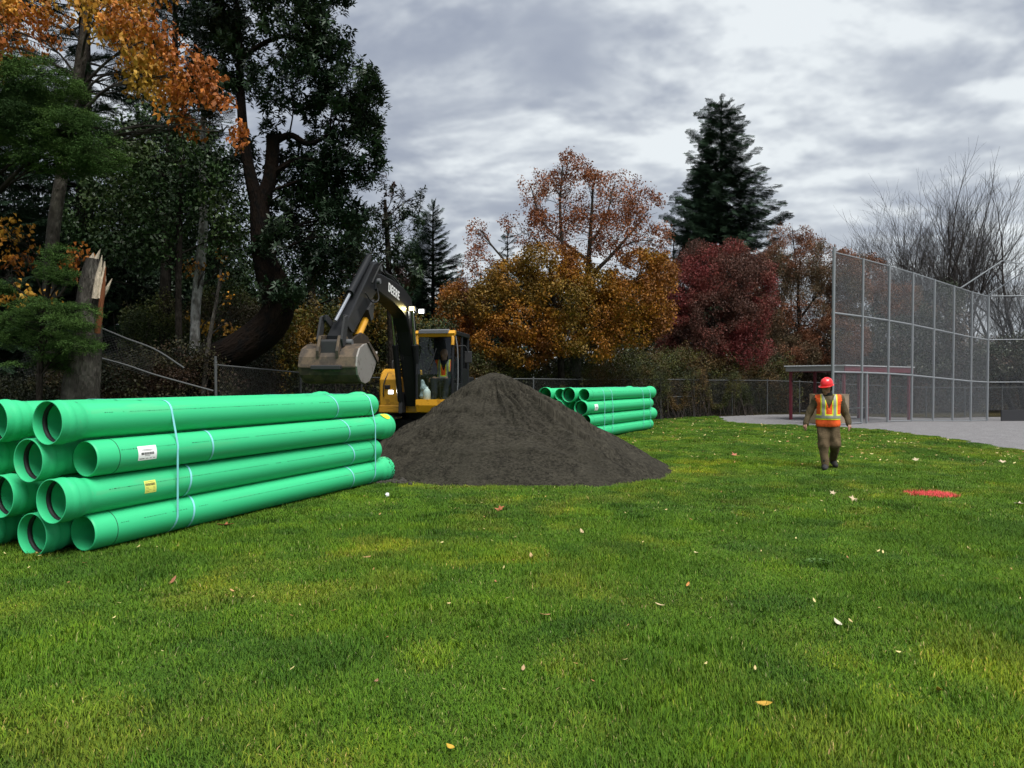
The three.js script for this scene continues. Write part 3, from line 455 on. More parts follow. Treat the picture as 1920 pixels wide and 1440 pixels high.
{
  const p = at(1553, 880, 14.43), o = thing('person', 'worker in red hard hat and orange reflective vest walking on the lawn', 'person', V(p.x, gh(p.x, p.z), p.z), -0.42 + 0.1);
  const n = (v) => { const l = Math.hypot(...v); return v.map((x) => x / l); };
  // the figure's own left is +x; it faces +z, towards the camera
  person(o, {
    pelvis: [0, 0.98, 0], belly: [0.005, 1.12, 0.012], chest: [0.0, 1.36, 0.0], head: [-0.035, 1.655, 0.05], face: n([-0.5, -0.2, 0.83]), crown: n([-0.06, 0.975, 0.2]),
    shL: [0.205, 1.44, -0.01], elL: [0.325, 1.165, -0.06], wrL: [0.375, 0.945, 0.03], palmL: n([-0.25, -0.1, 1]), curlL: [-0.8, 0, 0.2],
    shR: [-0.205, 1.44, -0.01], elR: [-0.345, 1.17, -0.05], wrR: [-0.425, 0.935, 0.05], palmR: n([0.25, -0.1, 1]), curlR: [0.8, 0, 0.2],
    hipL: [0.095, 0.93, 0], knL: [0.13, 0.53, 0.07], anL: [0.12, 0.17, -0.26], toeL: [0.15, 0.08, -0.11],
    hipR: [-0.095, 0.93, 0], knR: [-0.10, 0.52, 0.10], anR: [-0.07, 0.1, 0.14], toeR: [-0.085, 0.055, 0.32],
  }, { hem: 0.875 });
}

// ---------- excavator ----------
{
  const K = 1.14, foot = V(-2.36 * K, 0, -17 * K), turn = -8 * Math.PI / 180;
  const ex = thing('excavator', 'black and yellow tracked excavator with raised arm behind the sand pile', 'excavator', V(0, 0, 0), turn);
  ex.scale.setScalar(K); ex.position.copy(foot).setY(EYE * (1 - K));
  const G0 = EYE * (K - 1) / K + 0.02;                            // ground in the machine's own heights
  const wear = texture(256, (u, v) => { const s = ss(0.62, 0.75, loop(u, v, 12, 4, 5)), k = 0.9 + 0.2 * loop(u, v, 30, 2); return [lerp(k, 0.45, s * 0.6), lerp(k, 0.4, s * 0.6), lerp(k, 0.35, s * 0.6)]; });
  const yellow = phys([0.62, 0.30, 0.012], 0.42, { map: wear, clearcoat: 0.25 }), black = phys([0.010, 0.011, 0.0125], 0.5, { specularIntensity: 0.45 }), dark = std([0.016, 0.016, 0.017], 0.75), steel = std([0.62, 0.63, 0.65], 0.22, { metalness: 1 }), grey = std([0.10, 0.105, 0.11], 0.55), rubberM = std([0.012, 0.012, 0.012], 0.85);
  const rust = texture(256, (u, v) => { const a = loop(u, v, 7, 4, 5), b = loop(u, v, 40, 3, 9), k = 0.65 + 0.7 * b; return [lerp(0.05, 0.105, ss(0.4, 0.65, a)) * k, lerp(0.038, 0.074, ss(0.4, 0.65, a)) * k, lerp(0.027, 0.046, ss(0.4, 0.65, a)) * k]; });
  const worn = std([1, 1, 1], 0.75, { map: rust, metalness: 0.15 }), polished = std([0.30, 0.28, 0.255], 0.5, { metalness: 0.35, map: wear });
  const glass = phys([0.75, 0.84, 0.83], 0.03, { transmission: 1, thickness: 0, ior: 1.5 });
  const M = new THREE.Matrix4();
  // undercarriage
  for (const s of [-1, 1]) {
    const x0 = s * 0.82 + 0.1 - 0.24, t = new THREE.Group(); t.name = 'track'; ex.add(t);
    const prof = []; const zc = -0.95, hl = 1.15, R = 0.33, yc = G0 + R + 0.03; for (let k = 0; k < 48; k++) prof.push(0);
    const per = 4 * hl + 2 * Math.PI * R, N = 44, shoe = new RoundedBoxGeometry(0.48, 0.022, per / N * 0.94, 1, 0.006), bar = new THREE.BoxGeometry(0.48, 0.03, 0.018);
    for (let k = 0; k < N; k++) { let q = k / N * per, y, z, a; if (q < 2 * hl) { z = zc - hl + q; y = yc - R; a = 0; } else if ((q -= 2 * hl) < Math.PI * R) { const w = q / R; z = zc + hl + Math.sin(w) * R; y = yc - Math.cos(w) * R; a = -w; } else if ((q -= Math.PI * R) < 2 * hl) { z = zc + hl - q; y = yc + R; a = -Math.PI; } else { q -= 2 * hl; const w = q / R + Math.PI; z = zc - hl + Math.sin(w) * R; y = yc - Math.cos(w) * R; a = -w; }
      const g = new GB(); g.geom(shoe).geom(bar, new THREE.Matrix4().makeTranslation(0, -0.024, 0)); const o = add(t, 'track_shoe', k ? t.children[0].geometry : g.build(), dark); o.position.set(x0 + 0.24, y, z); o.rotation.x = a; }
    const w = new GB(); for (const z of [zc - hl, zc + hl]) w.geom(new THREE.CylinderGeometry(R - 0.03, R - 0.03, 0.3, 24), new THREE.Matrix4().makeRotationZ(Math.PI / 2).setPosition(x0 + 0.24, yc, z)); for (let z = zc - hl + 0.4; z < zc + hl - 0.3; z += 0.35) w.geom(new THREE.CylinderGeometry(0.1, 0.1, 0.3, 16), new THREE.Matrix4().makeRotationZ(Math.PI / 2).setPosition(x0 + 0.24, yc - R + 0.115, z));
    add(t, 'wheels', w.build(), dark); add(t, 'track_frame', new GB().box(x0 + 0.08, x0 + 0.4, yc - 0.12, yc + 0.12, zc - hl, zc + hl, 0.03).build(), dark);
  }
  add(ex, 'undercarriage', new GB().box(-0.6, 0.8, G0 + 0.3, G0 + 0.62, -1.5, -0.4, 0.04).geom(new THREE.CylinderGeometry(0.55, 0.55, 0.32, 32), new THREE.Matrix4().makeTranslation(0.1, 0.9, -0.95)).build(), dark);
  // house
  add(ex, 'platform', new GB().box(-0.86, 1.16, 1.03, 1.22, -2.0, 0.02, 0.03).build(), yellow);
  const side = new GB().extrude([[-1.9, 1.22], [-0.02, 1.22], [0.0, 1.82], [-0.14, 2.0], [-0.3, 2.06], [-1.9, 2.06]], -0.84, -0.3, 0.03);
  const cover = add(ex, 'front_cover', side.build(), yellow);
  const vent = new GB(); for (let k = 0; k < 4; k++) vent.box(-0.47, -0.38, 1.49 + k * 0.03, 1.505 + k * 0.03, 0.0, 0.012, 0.002); add(cover, 'vent', vent.build(), dark);
  const rail = new GB().tube(curve([V(-0.62, 2.03, -0.3), V(-0.62, 2.28, -0.34), V(-0.62, 2.3, -0.5), V(-0.62, 2.3, -1.2), V(-0.62, 2.05, -1.25)], 20), 0.016, 8).tube(curve([V(-0.73, 1.42, 0.03), V(-0.71, 1.6, 0.1), V(-0.7, 1.75, 0.09), V(-0.66, 1.98, -0.1)], 12), 0.014, 8); add(ex, 'handrail', rail.build(), dark);
  add(ex, 'mirror', new GB().box(-0.7, -0.56, 1.60, 1.70, 0.03, 0.07, 0.02).build(), dark);
  add(ex, 'engine_cover', new GB().box(-0.3, 0.22, 1.22, 1.95, -2.0, -0.75, 0.05).box(0.22, 1.12, 1.22, 1.9, -2.0, -1.25, 0.05).build(), black);
  add(ex, 'counterweight', new GB().geom(new THREE.CylinderGeometry(1.3, 1.3, 0.85, 32, 1, false, Math.PI * 0.72, Math.PI * 0.56), M.makeTranslation(0.14, 1.48, -1.05)).build(), yellow);
  add(ex, 'floor_panel', new GB().box(-0.3, 0.2, 1.22, 1.3, -0.75, 0.0, 0.02).build(), dark);
  // cab
  const cab = new THREE.Group(); cab.name = 'cab'; ex.add(cab);
  const x0 = 0.22, x1 = 1.12, zf = 0.62, zb = -1.15, yb = 1.22, yt = 2.9;
  add(cab, 'cab_base', new GB().extrude([[zb, yb - 0.12], [zf - 0.06, yb - 0.12], [zf, yb + 0.02], [zf, yb + 0.13], [zb, yb + 0.13]], x0, x1, 0.02).build(), yellow);
  add(cab, 'roof', new GB().extrude([[zb, yt - 0.02], [zf - 0.2, yt - 0.02], [zf - 0.2, yt + 0.05], [zb, yt + 0.06]], x0 - 0.02, x1 + 0.02, 0.015).build(), black); add(cab, 'roof_front', new GB().extrude([[zf - 0.197, yt - 0.02], [zf - 0.14, yt - 0.02], [zf - 0.06, yt - 0.07], [zf - 0.03, yt - 0.01], [zf - 0.1, yt + 0.05], [zf - 0.197, yt + 0.052]], x0 - 0.02, x1 + 0.02, 0.012).build(), yellow);
  add(cab, 'sun_visor', new GB().extrude([[zf - 0.16, yt + 0.03], [zf + 0.02, yt + 0.0], [zf + 0.02, yt + 0.05], [zf - 0.16, yt + 0.085]], x0 + 0.08, x1 - 0.12, 0.01).build(), grey);
  const P = (x, y, z) => V(x, y, z), post = (a, b, r = 0.035) => new GB().rod(a, b, r, r, 8).build();
  const yellowPost = [[x0 + 0.03, x1 - 0.02]];
  const pillars = [[P(x0 + 0.03, yb + 0.1, zf - 0.02), P(x0 + 0.03, 1.95, zf), 0.032], [P(x0 + 0.03, 1.95, zf), P(x0 + 0.03, yt - 0.04, zf - 0.1), 0.032], [P(x1 - 0.03, yb + 0.1, zf - 0.02), P(x1 - 0.03, 1.95, zf), 0.036], [P(x1 - 0.03, 1.95, zf), P(x1 - 0.03, yt - 0.04, zf - 0.1), 0.036], [P(x1 - 0.03, yb + 0.1, -0.35), P(x1 - 0.03, yt - 0.03, -0.38), 0.04], [P(x0 + 0.03, yb + 0.1, zb + 0.04), P(x0 + 0.03, yt - 0.03, zb + 0.04), 0.04], [P(x1 - 0.03, yb + 0.1, zb + 0.04), P(x1 - 0.03, yt - 0.03, zb + 0.04), 0.045]];
  for (const [a, b, r] of pillars) add(cab, 'pillar', post(a, b, r), black);
  for (const x of [x0 + 0.03, x1 - 0.03]) add(cab, 'pillar_top', new GB().tube(curve([P(x, 2.62, zf - 0.035), P(x, 2.78, zf - 0.06), P(x + (x > 0.5 ? -0.02 : 0.02), 2.86, zf - 0.09), P(x + (x > 0.5 ? -0.1 : 0.1), 2.885, zf - 0.1)], 12), 0.04, 8).build(), yellow);
  const pane = (name, c) => { const g = new THREE.BufferGeometry(); g.setAttribute('position', new THREE.Float32BufferAttribute(c.flat(), 3)); g.setAttribute('uv', new THREE.Float32BufferAttribute([0, 0, 1, 0, 1, 1, 0, 1], 2)); g.setIndex([0, 1, 2, 0, 2, 3]); g.computeVertexNormals(); add(cab, name, g, glass); };
  pane('windscreen', [[x0 + 0.05, 1.95, zf + 0.002], [x1 - 0.05, 1.95, zf + 0.002], [x1 - 0.05, yt - 0.05, zf - 0.1], [x0 + 0.05, yt - 0.05, zf - 0.1]]);
  pane('lower_windscreen', [[x0 + 0.05, yb + 0.12, zf - 0.018], [x1 - 0.05, yb + 0.12, zf - 0.018], [x1 - 0.05, 1.945, zf + 0.002], [x0 + 0.05, 1.945, zf + 0.002]]);
  pane('side_window', [[x1 - 0.02, 1.75, zf - 0.03], [x1 - 0.02, 1.75, -0.33], [x1 - 0.02, yt - 0.05, -0.36], [x1 - 0.02, yt - 0.05, zf - 0.12]]);
  pane('side_window', [[x0 + 0.01, yb + 0.3, zf - 0.03], [x0 + 0.01, yb + 0.3, zb + 0.06], [x0 + 0.01, yt - 0.05, zb + 0.06], [x0 + 0.01, yt - 0.05, zf - 0.12]]);
  add(cab, 'door_panel', new GB().box(x1 - 0.05, x1 - 0.01, yb + 0.1, 1.74, -0.33, zf - 0.06, 0.012).build(), black);
  add(cab, 'door_handle', new GB().box(x1 - 0.01, x1 + 0.02, 1.6, 1.64, -0.25, -0.1, 0.008).build(), dark);
  add(cab, 'rear_panel', new GB().box(x0, x1, yb + 0.1, yt - 0.03, zb, zb + 0.05, 0.01).box(x1 - 0.05, x1 - 0.005, yb + 0.1, 2.1, zb + 0.06, -0.4, 0.01).build(), black);
  add(cab, 'wiper', new GB().rod(P(x0 + 0.3, 1.97, zf + 0.02), P(x0 + 0.5, 2.55, zf - 0.01), 0.008).build(), dark);
  add(cab, 'side_mirror', new GB().box(x1 + 0.12, x1 + 0.3, 2.22, 2.5, -0.05, 0.0, 0.025).build(), dark);
  add(cab, 'mirror_arm', new GB().tube(curve([P(x1, 2.62, 0.1), P(x1 + 0.16, 2.62, 0.05), P(x1 + 0.21, 2.45, -0.02)], 8), 0.012, 6).build(), dark);
  add(cab, 'grab_rail', new GB().tube(curve([P(x1 + 0.0, 1.4, 0.5), P(x1 + 0.06, 1.5, 0.54), P(x1 + 0.06, 2.5, 0.46), P(x1, 2.84, 0.4)], 14), 0.015, 8).build(), grey);
  add(cab, 'seat', new GB().box(0.42, 0.94, 1.62, 1.76, -0.62, -0.1, 0.05).box(0.44, 0.92, 1.7, 2.4, -0.74, -0.6, 0.05).build(), dark);
  const ctl = new GB(); for (const x of [0.36, 1.0]) ctl.rod(P(x, 1.4, -0.1), P(x, 1.82, 0.05), 0.02).geom(new THREE.SphereGeometry(0.035, 10, 8), new THREE.Matrix4().setPosition(x, 1.87, 0.055)); for (const x of [0.6, 0.74]) ctl.rod(P(x, 1.36, 0.3), P(x, 1.8, 0.42), 0.012).box(x - 0.05, x + 0.05, 1.34, 1.37, 0.2, 0.46, 0.005); add(cab, 'levers', ctl.build(), dark);
  add(cab, 'monitor', new GB().box(x1 - 0.2, x1 - 0.08, 1.86, 2.02, 0.3, 0.36, 0.012).build(), dark);
  add(cab, 'jug', new GB().geom(new THREE.LatheGeometry([[0.0001, 0], [0.085, 0.005], [0.09, 0.2], [0.06, 0.25], [0.03, 0.28], [0.03, 0.31], [0.0001, 0.312]].map((p) => new THREE.Vector2(...p)), 20), new THREE.Matrix4().setPosition(0.44, 1.35, 0.42)).build(), phys([0.7, 0.72, 0.7], 0.4)).userData.label = 'white plastic jug on the cab floor';
  add(cab, 'bag', nets((x, y, z) => smin(bone(x, y, z, [0.34, 1.45, 0.36], [0.33, 1.78, 0.38], 0.09, 0.05), bone(x, y, z, [0.36, 1.6, 0.36], [0.37, 1.62, 0.4], 0.08, 0.07), 0.05) + 0.03 * (n3(x * 20, y * 20, z * 20) - 0.5), [0.18, 1.3, 0.2], [0.52, 1.92, 0.54], 0.015), phys([0.32, 0.36, 0.37], 0.35)).userData.label = 'pale plastic bag inside the windscreen';
  // round badge on the base
  add(cab, 'badge', new GB().geom(new THREE.CylinderGeometry(0.06, 0.06, 0.008, 20), new THREE.Matrix4().makeRotationX(Math.PI / 2).setPosition(0.92, 1.22, zf + 0.022)).build(), black);
  add(cab, 'badge_mark', new GB().tube(curve([P(0.885, 1.2, zf + 0.028), P(0.91, 1.235, zf + 0.028), P(0.935, 1.215, zf + 0.028), P(0.955, 1.24, zf + 0.028)], 10), 0.006, 5).rod(P(0.9, 1.2, zf + 0.028), P(0.94, 1.2, zf + 0.028), 0.005, 0.005, 5).build(), std([0.8, 0.8, 0.75], 0.5)).userData.label = 'pale running animal emblem on a black disc';
  // boom, stick, cylinders (z forward, y up)
  const boomLine = [[-0.05, 1.28, 0.17], [0.12, 1.75, 0.19], [0.34, 2.45, 0.22], [0.6, 3.05, 0.26], [0.92, 3.45, 0.29], [1.35, 3.58, 0.26], [2.1, 3.68, 0.21], [2.8, 3.73, 0.18], [3.16, 3.74, 0.14]];
  const edge = (s) => boomLine.map(([z, y, r], k) => { const a = boomLine[Math.max(0, k - 1)], b = boomLine[Math.min(boomLine.length - 1, k + 1)], tz = b[0] - a[0], ty = b[1] - a[1], l = Math.hypot(tz, ty); return [z - s * ty / l * r, y + s * tz / l * r]; });
  const boom = add(ex, 'boom', new GB().extrude([...edge(1), ...edge(-1).reverse()], -0.16, 0.16, 0.02).build(), black);
  add(boom, 'boom_foot_bracket', new GB().extrude([[-0.3, 1.05], [0.34, 1.05], [0.3, 1.42], [0.08, 1.52], [-0.2, 1.5]], -0.27, -0.18, 0.01).extrude([[-0.3, 1.05], [0.34, 1.05], [0.3, 1.42], [0.08, 1.52], [-0.2, 1.5]], 0.18, 0.21, 0.008).build(), dark);
  const stickEdge = [[2.76, 4.04], [2.96, 4.14], [3.2, 4.06], [4.92, 2.56], [4.9, 2.36], [4.72, 2.38], [3.2, 3.46], [2.96, 3.6]];
  const stick = add(ex, 'stick', new GB().extrude(stickEdge, -0.125, 0.125, 0.02).build(), black);
  const pin = new GB(); for (const [z, y, w] of [[3.1, 3.75, 0.22], [2.88, 4.03, 0.17], [4.83, 2.46, 0.3], [0.02, 1.38, 0.3]]) pin.geom(new THREE.CylinderGeometry(0.055, 0.055, w * 2, 16), new THREE.Matrix4().makeRotationZ(Math.PI / 2).setPosition(0, y, z)); add(ex, 'pins', pin.build(), grey);
  function cylinder(a, b, f, r, mat, name, x = 0) { const A = V(x, a[1], a[0]), B = V(x, b[1], b[0]), C = A.clone().lerp(B, f), o = add(ex, name, new GB().rod(A, C, r, r, 14).rod(C.clone().lerp(A, 0.05), C, r * 1.15, r * 1.15, 14).build(), mat); add(o, 'rod', new GB().rod(C, B, r * 0.55, r * 0.55, 12).build(), steel); return o; }
  cylinder([1.35, 3.92], [2.84, 4.09], 0.62, 0.075, black, 'arm_cylinder');
  for (const x of [-0.235, 0.235]) cylinder([0.28, 1.32], [0.95, 3.42], 0.62, 0.068, black, 'boom_cylinder', x);
  cylinder([3.14, 4.22], [4.86, 2.82], 0.6, 0.066, black, 'bucket_cylinder');
  // hoses
  const hose = new GB(); for (const x of [-0.1, -0.05, 0.06, 0.11]) { hose.tube(curve([V(x, 3.84, 1.3), V(x, 4.0, 1.9), V(x, 4.02, 2.5), V(x * 1.6, 4.14, 2.85), V(x * 1.8, 3.9, 3.25), V(x * 1.7, 3.66, 3.5)], 24), 0.017, 6); hose.tube(curve([V(x - 0.16, 1.9, 0.05), V(x - 0.2, 2.25, 0.5), V(x - 0.2, 2.6, 0.58), V(x - 0.17, 2.9, 0.42)], 18), 0.02, 6); }
  hose.tube(curve([V(0.15, 3.62, 3.1), V(0.2, 3.4, 3.15), V(0.19, 3.3, 3.5), V(0.14, 3.45, 3.75)], 16), 0.014, 6).tube(curve([V(-0.15, 3.62, 3.1), V(-0.2, 3.3, 3.2), V(-0.19, 3.2, 3.6), V(-0.14, 3.3, 3.85)], 16), 0.014, 6); add(ex, 'hoses', hose.build(), rubberM);
  // bucket linkage, thumb and bucket
  const link = new GB(); for (const s of [-1, 1]) link.extrude([[4.42, 2.66], [4.52, 2.66], [4.92, 2.84], [4.94, 2.92], [4.82, 2.93], [4.42, 2.76]], s * 0.16 - 0.02, s * 0.16 + 0.02, 0.006).extrude([[4.86, 2.92], [4.98, 2.88], [5.12, 2.5], [5.06, 2.38], [4.98, 2.4], [4.84, 2.82]], s * 0.21 - 0.02, s * 0.21 + 0.02, 0.006); add(ex, 'bucket_link', link.build(), dark);
  add(ex, 'coupler', new GB().box(-0.2, 0.2, 2.22, 2.5, 4.72, 5.12, 0.05).box(-0.26, 0.26, 1.98, 2.06, 5.1, 5.3, 0.02).build(), dark);
  cylinder([3.42, 3.02], [4.02, 2.5], 0.78, 0.065, yellow, 'thumb_cylinder', 0.05); add(ex, 'thumb_bracket', new GB().extrude([[3.3, 3.36], [3.62, 3.14], [3.46, 2.95], [3.34, 3.0]], -0.06, 0.16, 0.008).build(), dark);
  const thumb = new GB(); for (const s of [-0.14, 0.14]) thumb.extrude([[4.62, 2.4], [4.6, 2.28], [4.1, 2.26], [3.72, 2.36], [3.5, 2.44], [3.64, 2.62], [4.0, 2.68], [4.44, 2.54]], s - 0.022, s + 0.022, 0.006); thumb.box(-0.14, 0.14, 2.36, 2.5, 3.9, 3.96, 0.01); add(ex, 'thumb', thumb.build(), std([0.30, 0.20, 0.075], 0.7, { map: rust.clone() })).userData.label = 'tan hydraulic thumb behind the bucket';
  const bucket = new THREE.Group(); bucket.name = 'bucket'; ex.add(bucket);
  const outer = [[4.70, 2.44], [4.86, 2.42], [5.06, 2.34], [5.17, 2.2], [5.2, 2.04], [5.14, 1.9], [5.0, 1.79], [4.8, 1.755], [4.58, 1.8], [4.38, 1.95], [4.22, 2.14]];
  const inner = outer.map(([z, y]) => { const dz = 4.74 - z, dy = 2.12 - y, l = Math.hypot(dz, dy); return [z + dz / l * 0.03, y + dy / l * 0.03]; });
  add(bucket, 'shell', new GB().extrude([...outer, ...inner.slice().reverse()], -0.5, 0.5, 0.004).build(), worn);
  for (const s of [-1, 1]) { add(bucket, 'side_plate', new GB().extrude(outer, s * 0.502 - 0.016, s * 0.502 + 0.016, 0.005).build(), s > 0 ? polished : worn); add(bucket, 'side_cutter', new GB().extrude([[4.72, 2.46], [4.64, 2.47], [4.17, 2.22], [4.2, 2.13]], s * 0.53 - 0.014, s * 0.53 + 0.014, 0.004).build(), worn); }
  for (const x of [-0.17, 0.17]) add(bucket, 'ear', new GB().extrude([[4.7, 2.42], [5.1, 2.34], [5.2, 2.2], [5.22, 2.3], [5.1, 2.56], [4.84, 2.58], [4.72, 2.52]], x - 0.025, x + 0.025, 0.006).build(), worn);
  for (let k = 0; k < 5; k++) add(bucket, 'tooth', new GB().extrude([[4.27, 2.1], [4.24, 2.19], [4.05, 2.33], [4.04, 2.31]], -0.44 + k * 0.22 - 0.04, -0.44 + k * 0.22 + 0.04, 0.005).build(), polished);
  add(bucket, 'wear_strip', new GB().box(-0.497, 0.497, 2.02, 2.05, 5.19, 5.215, 0.004).build(), worn);
  // lettering on the boom's side
  const font = await new FontLoader().loadAsync('fonts/droid/droid_sans_bold.typeface.json');
  const text = new TextGeometry('DEERE', { font, size: 0.19, depth: 0.004, curveSegments: 4, bevelEnabled: false });
  const lt = add(boom, 'lettering', text, std([0.85, 0.85, 0.83], 0.5)); { const dir = V(0, -0.12, -0.85).normalize(), upv = V(0, dir.z * -1, dir.y).normalize(), m = new THREE.Matrix4().makeBasis(dir, upv, V(1, 0, 0)); lt.quaternion.setFromRotationMatrix(m); lt.position.set(0.1615, 3.64, 2.45); }
  // lamps that are switched on
  const lamp = (x, y, z, rgb, dir, power) => { const g = new THREE.Group(); g.name = 'work_lamp'; ex.add(g); g.position.set(x, y, z); add(g, 'housing', new GB().box(-0.075, 0.075, -0.06, 0.06, -0.09, 0, 0.015).build(), dark); const l = add(g, 'lamp_lens', new GB().box(-0.062, 0.062, -0.048, 0.048, 0.001, 0.012, 0.005).build(), std([0.8, 0.8, 0.8], 0.3, { emissive: new THREE.Color().setRGB(...rgb), emissiveIntensity: 1 })); const s = new THREE.SpotLight(new THREE.Color().setRGB(...rgb.map((c) => c / Math.max(...rgb))), power, 0, 0.9, 0.6); s.position.set(0, 0, 0.03); s.target.position.set(dir[0], dir[1], dir[2]); s.shadow.radius = 2; s.castShadow = true; g.add(s, s.target); };
  lamp(-0.55, 1.53, 0.035, [1.0, 0.97, 0.88], [0, -0.6, 3], 1.2);
  lamp(0.25, 3.42, 1.02, [0.7, 0.58, 0.22], [0, -1.5, 3], 0.5); lamp(0.36, 3.4, 0.6, [0.9, 0.9, 0.84], [0, -1.5, 3], 0.5);

  add(ex, 'lamp_bracket', new GB().rod(V(0.15, 3.38, 0.55), V(0.38, 3.38, 0.55), 0.022, 0.022, 8).rod(V(0.15, 3.4, 0.97), V(0.27, 3.4, 0.97), 0.02, 0.02, 8).build(), dark);
  // operator, sitting in the cab
  const w = V(0.67, 0, -0.35).multiplyScalar(K).applyAxisAngle(V(0, 1, 0), turn).add(ex.position), o = thing('person', 'operator in an orange vest sitting in the excavator cab', 'person', w, turn); o.scale.setScalar(K * 0.97);
  const n = (v) => { const l = Math.hypot(...v); return v.map((x) => x / l); }, y = 1.86;
  person(o, {
    pelvis: [0, y, -0.1], belly: [0, y + 0.12, -0.1], chest: [0, y + 0.36, -0.08], head: [-0.01, y + 0.66, -0.03], face: n([-0.2, -0.1, 1]), crown: n([0, 1, 0.1]),
    shL: [0.2, y + 0.43, -0.08], elL: [0.27, y + 0.16, 0.0], wrL: [0.28, y + 0.06, 0.24], palmL: n([-1, 0, 0.2]), curlL: [0, -0.8, 0], shR: [-0.2, y + 0.43, -0.08], elR: [-0.27, y + 0.16, 0.0], wrR: [-0.28, y + 0.06, 0.24], palmR: n([1, 0, 0.2]), curlR: [0, -0.8, 0],
    hipL: [0.1, y - 0.02, -0.05], knL: [0.16, y + 0.03, 0.38], anL: [0.14, y - 0.4, 0.48], toeL: [0.15, y - 0.45, 0.64], hipR: [-0.1, y - 0.02, -0.05], knR: [-0.16, y + 0.03, 0.38], anR: [-0.14, y - 0.4, 0.48], toeR: [-0.15, y - 0.45, 0.64],
  }, { hem: y + 0.02, cell: 0.016, fine: 0.006, simple: true, jacket: std([0.02, 0.02, 0.024], 0.9), trousers: std([0.03, 0.03, 0.04], 0.9) });
}

// ---------- chain-link ----------
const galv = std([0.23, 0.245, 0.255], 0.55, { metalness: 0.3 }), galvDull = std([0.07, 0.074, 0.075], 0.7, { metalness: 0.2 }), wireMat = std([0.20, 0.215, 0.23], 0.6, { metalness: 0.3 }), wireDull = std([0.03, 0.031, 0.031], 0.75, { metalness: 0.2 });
// woven wire as two crossing layers of slanted wires, clipped to a panel w x h; origin at its lower left corner
function meshPanel(w, h, pitch, r, hBot = () => 0) {
  const b = new GB(), step = pitch * Math.SQRT2, sag = (x) => hBot(x);
  for (const s of [1, -1]) for (let c = -h; c < w + h; c += step) {
    let x0 = s > 0 ? c : c, x1 = s > 0 ? c + h : c - h, y0 = 0, y1 = h;
    if (s > 0) { if (x0 < 0) { y0 = -x0; x0 = 0; } if (x1 > w) { y1 = h - (x1 - w); x1 = w; } } else { if (x0 > w) { y0 = x0 - w; x0 = w; } if (x1 < 0) { y1 = h + x1; x1 = 0; } }
    if (y1 - y0 < 0.01) continue;
    const n = hBot.bent ? 6 : 1, pts = []; for (let k = 0; k <= n; k++) { const x = lerp(x0, x1, k / n); pts.push(V(x, lerp(y0, y1, k / n) + sag(x), s * r * 0.9 + (hBot.out ? hBot.out(x, lerp(y0, y1, k / n)) : 0))); }
    b.tube(pts, r, 3, 0, false);
  }
  return b.build();
}
function along(o, name, geometry, mat, a, b) { const m = add(o, name, geometry, mat); m.position.copy(a); m.quaternion.setFromUnitVectors(V(1, 0, 0), b.clone().sub(a).normalize()); return m; }
function fence(label, pts, H, spacing, { mat = galvDull, wire = wireDull, pitch = 0.05, r = 0.0022, midRail = false, rail = 0.021 } = {}) {
  const o = thing('chain_link_fence', label, 'fence', V(pts[0][0], gh(...pts[0]), pts[0][1])), org = o.position;
  for (let k = 0; k < pts.length - 1; k++) {
    const A = V(pts[k][0], 0, pts[k][1]), B = V(pts[k + 1][0], 0, pts[k + 1][1]), n = Math.max(1, Math.round(A.distanceTo(B) / spacing));
    for (let i = 0; i < n; i++) {
      const a = A.clone().lerp(B, i / n), b = A.clone().lerp(B, (i + 1) / n); a.y = gh(a.x, a.z); b.y = gh(b.x, b.z); a.sub(org); b.sub(org);
      add(o, 'post', new GB().rod(a.clone().add(V(0, -0.1, 0)), a.clone().add(V(0, H + 0.05, 0)), 0.03, 0.03, 8).geom(new THREE.SphereGeometry(0.034, 8, 6), new THREE.Matrix4().setPosition(a.x, a.y + H + 0.05, a.z)).build(), mat);
      add(o, 'top_rail', new GB().rod(a.clone().add(V(0, H, 0)), b.clone().add(V(0, H, 0)), rail, rail, 6).build(), mat);
      if (midRail) add(o, 'middle_rail', new GB().rod(a.clone().add(V(0, H * 0.56, 0)), b.clone().add(V(0, H * 0.56, 0)), 0.018, 0.018, 6).build(), mat);
      along(o, 'wire_mesh', meshPanel(a.distanceTo(b), H - 0.03, pitch, r), wire, a.clone().add(V(0, 0.02, 0)), b.clone().add(V(0, 0.02, 0))).userData.kind = 'stuff';
    }
  }
  return o;
}
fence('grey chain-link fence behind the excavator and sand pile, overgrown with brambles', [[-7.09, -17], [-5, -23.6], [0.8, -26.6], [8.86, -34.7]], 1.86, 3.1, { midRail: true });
fence('grey chain-link fence behind the far pipe stack and dugout', [[8.9, -34.75], [16, -39.5], [36, -45.6]], 1.83, 3.0);
